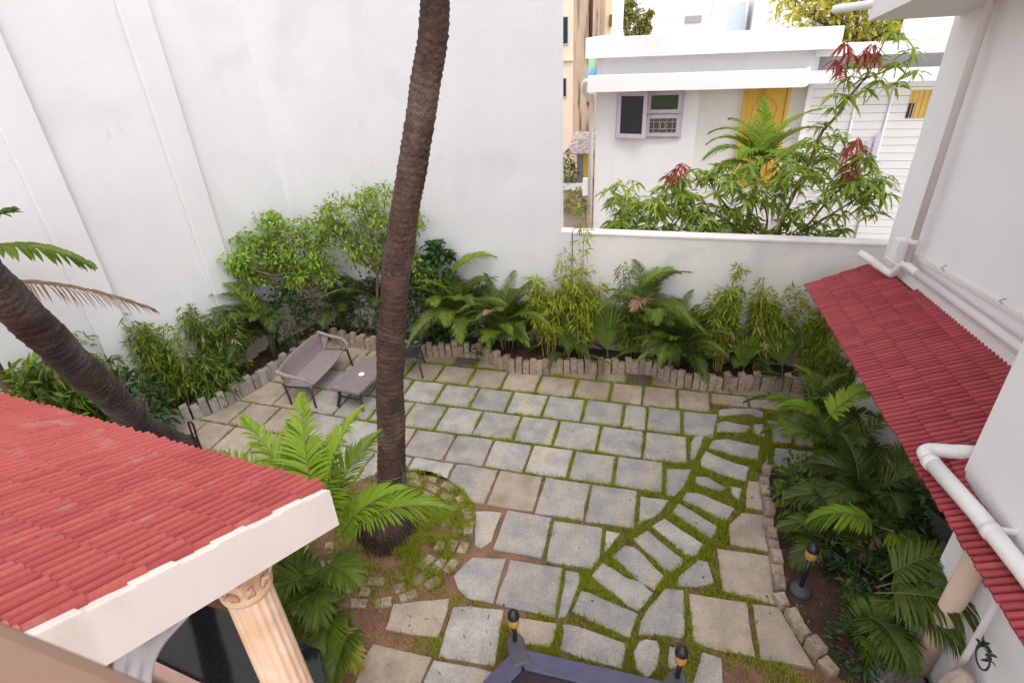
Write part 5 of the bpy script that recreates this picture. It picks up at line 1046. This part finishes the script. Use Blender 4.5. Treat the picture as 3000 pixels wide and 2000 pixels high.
mb_ = limb(br, (1.8, 9.8, 1.6), (2.15, 9.6, 3.5), .035, .022, .04); mb2 = limb(br, (2.15, 9.6, 3.5), (2.55, 9.6, 4.2), .022, .014, .05); limb(br, (2.55, 9.6, 4.2), (3.1, 9.6, 4.45), .012, .006, .05); limb(br, (2.55, 9.6, 4.2), (2.7, 9.65, 4.8), .012, .006, .05)
limb(br, (1.2, 9.3, 1.9), (.2, 9.2, 2.0), .03, .02, .05)
for w_ in W_[::2] + TB:
    o_ = np.array(w_); br.tube([o_ + RNG.normal(0, .08, 3) - (0, 0, .22), o_], [.007, .004], 4, cap=False)
br.build('limbs', 'twig', mg, smooth=True)
def whorls(W, n, L, lw, droop):
    P = []; D = []
    for w_ in W:
        a0 = random.random() * 6.28
        for k_ in range(n): a = a0 + k_ * 2.4; P.append(np.array(w_) + RNG.normal(0, .02, 3) + (0, 0, .03 * (k_ / n))); D.append((math.cos(a), math.sin(a), .55 - 1.0 * (k_ % 4) / 4 + random.uniform(-.15, .15)))
    m_ = MB(); nL = len(P); leaves(m_, np.array(P), np.array(D), RNG.uniform(*L, nL), lw * RNG.uniform(.85, 1.15, nL), bend=RNG.uniform(*droop, nL)); return m_
stuff(whorls(W_, 11, (.19, .30), .026, (.4, .95)).build('crown', 'leaf_mango', mg)); stuff(whorls(TB, 11, (.17, .27), .025, (.4, .95)).build('upper_leaves', 'leaf_mango_new', mg))
for pos in ([(.18, 9.4, 3.05), (.12, 9.4, 2.98), (.0, 9.4, 2.88)], [(2.60, 9.4, 3.42), (2.5, 9.4, 3.3), (2.72, 9.4, 3.28), (2.62, 9.4, 3.10), (2.58, 9.4, 2.95)], [(2.18, 9.5, 4.65), (2.25, 9.5, 4.55), (2.12, 9.5, 4.45), (2.2, 9.5, 4.35)], [(2.45, 9.5, 4.55), (2.52, 9.5, 4.62), (2.6, 9.5, 4.52)], [(1.95, 9.3, 2.05), (1.92, 9.3, 1.98)]):
    P = []; D = []
    for w_ in pos:
        for k_ in range(13): a = k_ * 2.4; P.append(np.array(w_) + RNG.normal(0, .015, 3)); D.append((.5 * math.cos(a), .5 * math.sin(a), -.35 + .3 * random.random()))
    m_ = MB(); leaves(m_, np.array(P), np.array(D), RNG.uniform(.13, .22, len(P)), .017, bend=RNG.uniform(.5, 1.1, len(P))); stuff(m_.build('young_leaves', 'leaf_red', mg))
RNG = np.random.default_rng(71)
npm = empty('yard_palm', (1.5, 10.7, 0), 'palm with yellowish arching fronds before the yellow door', 'palm')
MB().tube([(1.5, 10.7, 0), (1.48, 10.72, 1.4), (1.5, 10.7, 2.75)], [.08, .06, .05], 10).build('trunk', 'palm_stem', npm, smooth=True)
for a_, e_, l_, c_ in ((178, 80, 1.25, 110), (160, 66, 1.15, 105), (200, 55, 1.15, 100), (5, 78, 1.35, 70), (20, 62, 1.3, 75), (-8, 42, 1.2, 60), (95, 86, 1.2, 40), (215, 30, 1.0, 80), (-40, 50, 1.0, 90), (-70, 60, 1.0, 100), (130, 76, 1.2, 80), (240, 65, .95, 100)):
    frond(npm, 'leaf_areca_lime', (1.5, 10.7, 2.72), R(a_), R(e_), l_, R(c_), 36, .38, .022)
lobes_tree('roadside_tree', (-2.9, 35, 0), (-2.9, 35, 3.6), [((-3.2, 35, 4.7), .55), ((-2.7, 35, 4.75), .5), ((-2.2, 35, 4.6), .4), ((-3.1, 35, 5.3), .4), ((-2.3, 35, 5.4), .35), ((-2.0, 35, 5.0), .3), ((-3.4, 35, 4.3), .5), ((-2.7, 35, 5.8), .3), ((-1.7, 35, 5.5), .15), ((-1.85, 35, 4.85), .2), ((-3.0, 35, 6.1), .35)], 'hazy green tree rising behind the flat parapet', 'tree', 'leaf_far', 200, (.10, .18), .045, seed=5, r0=.12, flat=.9)
lobes_tree('roadside_tree', (4.6, 19, 0), (4.7, 19, 4.3), [((2.9, 18.6, 5.35), .5), ((3.4, 18.6, 5.1), .55), ((3.9, 18.6, 4.85), .6), ((4.4, 18.6, 4.7), .6), ((5.0, 18.6, 4.75), .6), ((3.6, 18.6, 5.7), .6), ((4.3, 18.6, 5.5), .6), ((5.0, 18.6, 5.5), .6), ((5.6, 18.6, 5.0), .6), ((5.6, 18.6, 4.5), .5), ((2.75, 18.6, 5.8), .4), ((4.0, 18.6, 4.4), .4)], 'yellow leaved tree behind the neighbouring house', 'tree', 'leaf_far_yellow', 190, (.12, .2), .045, seed=6, r0=.14, flat=.9)
bush('passage_bush', (-3.55, 20.0), (.38, .5, .8), 'bush by the shed in the passage', 'leaf_bamboo_green', 420, (.1, .18), .03, 12, z0=.0)
bush('passage_bush', (-2.72, 17.2), (.40, .5, .42), 'low yellow green bush on the passage ground', 'leaf_far', 420, (.08, .14), .025, 13, z0=.0)

# ------------------------------------------------------------------ grass in the joints
RNG = np.random.default_rng(321); random.seed(321)
n = 420000; PX = RNG.uniform(-7.0, 2.25, n); PY = RNG.uniform(2.2, 7.95, n); ok = np.ones(n, bool)
for P in SL:
    x0, y0 = P.min(0) - .01; x1, y1 = P.max(0) + .01; idx = np.where(ok & (PX > x0) & (PX < x1) & (PY > y0) & (PY < y1))[0]
    if not len(idx): continue
    c = P.mean(0); Q = c + (P - c) * .985; ins = np.zeros(len(idx), bool); px_, py_ = PX[idx], PY[idx]; m_ = len(Q)
    for i in range(m_):
        a, b = Q[i], Q[(i + 1) % m_]; cr = ((a[1] > py_) != (b[1] > py_)) & (px_ < (b[0] - a[0]) * (py_ - a[1]) / (b[1] - a[1] + 1e-12) + a[0]); ins ^= cr
    ok[idx[ins]] = False
PX, PY = PX[ok], PY[ok]
lad = np.array([(1.25, 7.1), (1.2, 6.3), (1.0, 5.8), (.85, 5.4), (.55, 4.9), (.2, 4.45), (-.05, 4.0), (-.2, 3.6), (-.25, 3.1), (-.1, 2.75)]); ls = curve_pts([(*p, 0) for p in lad], 80)[:, :2]
dl = np.full(len(PX), 9.)
for q in ls: dl = np.minimum(dl, np.hypot(PX - q[0], PY - q[1]))
patch = .5 + .5 * np.sin(PX * 5.3 + 1.3 * np.sin(PY * 4.1)) * np.sin(PY * 4.7 + 1.1 * np.sin(PX * 3.7)); patch2 = .5 + .5 * np.sin(PX * 13 + PY * 4) * np.sin(PY * 15 - PX * 3)
w = np.zeros(len(PX))
w = np.where((PY > 5.75) & (PX > -4.3), .80, w); w = np.where((PY > 5.15) & (PY <= 5.75) & (PX > -3.9), np.clip((PX + 2.2) * .5, .04, .75), w); w = np.where((PY <= 5.15) & (PX > -1.0), np.maximum(w, .30), w)
w = np.where((PY > 5.0) & (PX <= -4.3), .16, w); w = np.where(dl < .62, .92, w); w = np.where((PX > .3) & (PY < 5.2) & (dl >= .5), .45, w); w = np.where((PX > .9) & (PY > 6.9), .3, w)
w = np.where((PY < 3.15) & (PX > -1.2), .75, w)
w = w * (.30 + .9 * patch) * (.55 + .6 * patch2)
dr_ = np.hypot(PX - RC[0], PY - RC[1]); ang = np.arctan2(PY - RC[1], PX - RC[0]); ring = (dr_ < 1.02) & (dr_ > .25)
pr = np.clip(.5 + .9 * np.sin(PX * 9 + 2.2 * np.sin(PY * 7)) * np.sin(PY * 8.3 + 1.7 * np.sin(PX * 6.1)), 0, 1)
w = np.where(ring, np.where((ang > -.9) & (ang < 1.9), .12 + .75 * pr, .20 * pr) * (.4 + .7 * patch2) * np.clip(1.25 - .55 * dr_, .4, 1), w)
w = np.where((PX > 1.38) & (PY < 5.9), 0, w); w = np.where((np.hypot(PX - hc[0], PY - hc[1]) < 1.3), 0, w)
w = np.where((PX > .8) & (PY < 3.3), .22 * patch, w); w = np.where((PX < -1.9) & (PY < 3.1), .02, w); w = np.where((PX < -1.3) & (PX > -2.0) & (PY < 3.4), .35 * patch, w)
k_ = RNG.random(len(PX)) < w * .85; X, Y_, rg_ = PX[k_], PY[k_], ring[k_]
nb = 4; X = np.repeat(X, nb); Y_ = np.repeat(Y_, nb); rg_ = np.repeat(rg_, nb); n = len(X); a = RNG.random(n) * 6.283; hgt = RNG.uniform(.020, .052, n) * np.where(rg_, 1.15, 1.0); ln = RNG.uniform(.3, 1.1, n) * hgt; wd = RNG.uniform(.003, .0055, n)
B = np.stack([X + RNG.normal(0, .007, n), Y_ + RNG.normal(0, .007, n), np.full(n, .010)], 1); sd = np.stack([-np.sin(a), np.cos(a), np.zeros(n)], 1) * wd[:, None]; T_ = B + np.stack([np.cos(a) * ln, np.sin(a) * ln, hgt + .012], 1)
V = np.stack([B - sd, B + sd, T_], 1).reshape(-1, 3); gm = MB(); gm.arr(V, [(3 * i, 3 * i + 1, 3 * i + 2) for i in range(n)], np.repeat(np.clip(RNG.random(n) * .75 + .25 * np.repeat(patch[k_], nb), 0, 1), 3))
go = stuff(gm.build('grass', 'grass')); go['label'] = 'short yellow green grass growing in the slab joints'; go['category'] = 'grass'

# fallen leaves and grit on the beds and soil
lt = MB(); n = 620; which = RNG.random(n); which = np.where((which > .65) & (which < .85) & (RNG.random(n) < .75), .1, which)
Xs = np.where(which < .45, RNG.uniform(-6, 2.6, n), np.where(which < .65, RNG.uniform(1.5, 2.4, n), np.where(which < .85, RNG.uniform(-3.2, -1.2, n), RNG.uniform(.8, 2.3, n)))); Ys = np.where(which < .45, RNG.uniform(7.75, 8.35, n), np.where(which < .65, RNG.uniform(3.4, 5.8, n), np.where(which < .85, RNG.uniform(2.3, 3.3, n), RNG.uniform(2.4, 3.3, n)))); Zs = np.where(which < .45, .14, np.where(which < .65, .08, .03))
leaves(lt, np.stack([Xs, Ys, Zs], 1), np.stack([RNG.normal(0, 1, n), RNG.normal(0, 1, n), RNG.normal(0, .12, n)], 1), RNG.uniform(.02, .07, n), RNG.uniform(.004, .010, n), bend=.0)
lo_ = stuff(lt.build('leaf_litter', 'leaf_litter')); lo_['label'] = 'dry fallen leaves scattered on soil'; lo_['category'] = 'leaf litter'
gt = MB(); 
for i in range(60):
    x_, y_ = random.uniform(-1.5, 1.8), random.uniform(2.6, 6.5); r_ = random.uniform(.006, .014); gt.lathe([(r_, 0), (r_ * .8, r_ * .6), (r_ * .2, r_ * .8)], (x_, y_, .036), 6)
gt_ = stuff(gt.build('grit', 'lamp_base')); gt_['label'] = 'dark specks of grit on the slabs'; gt_['category'] = 'grit'
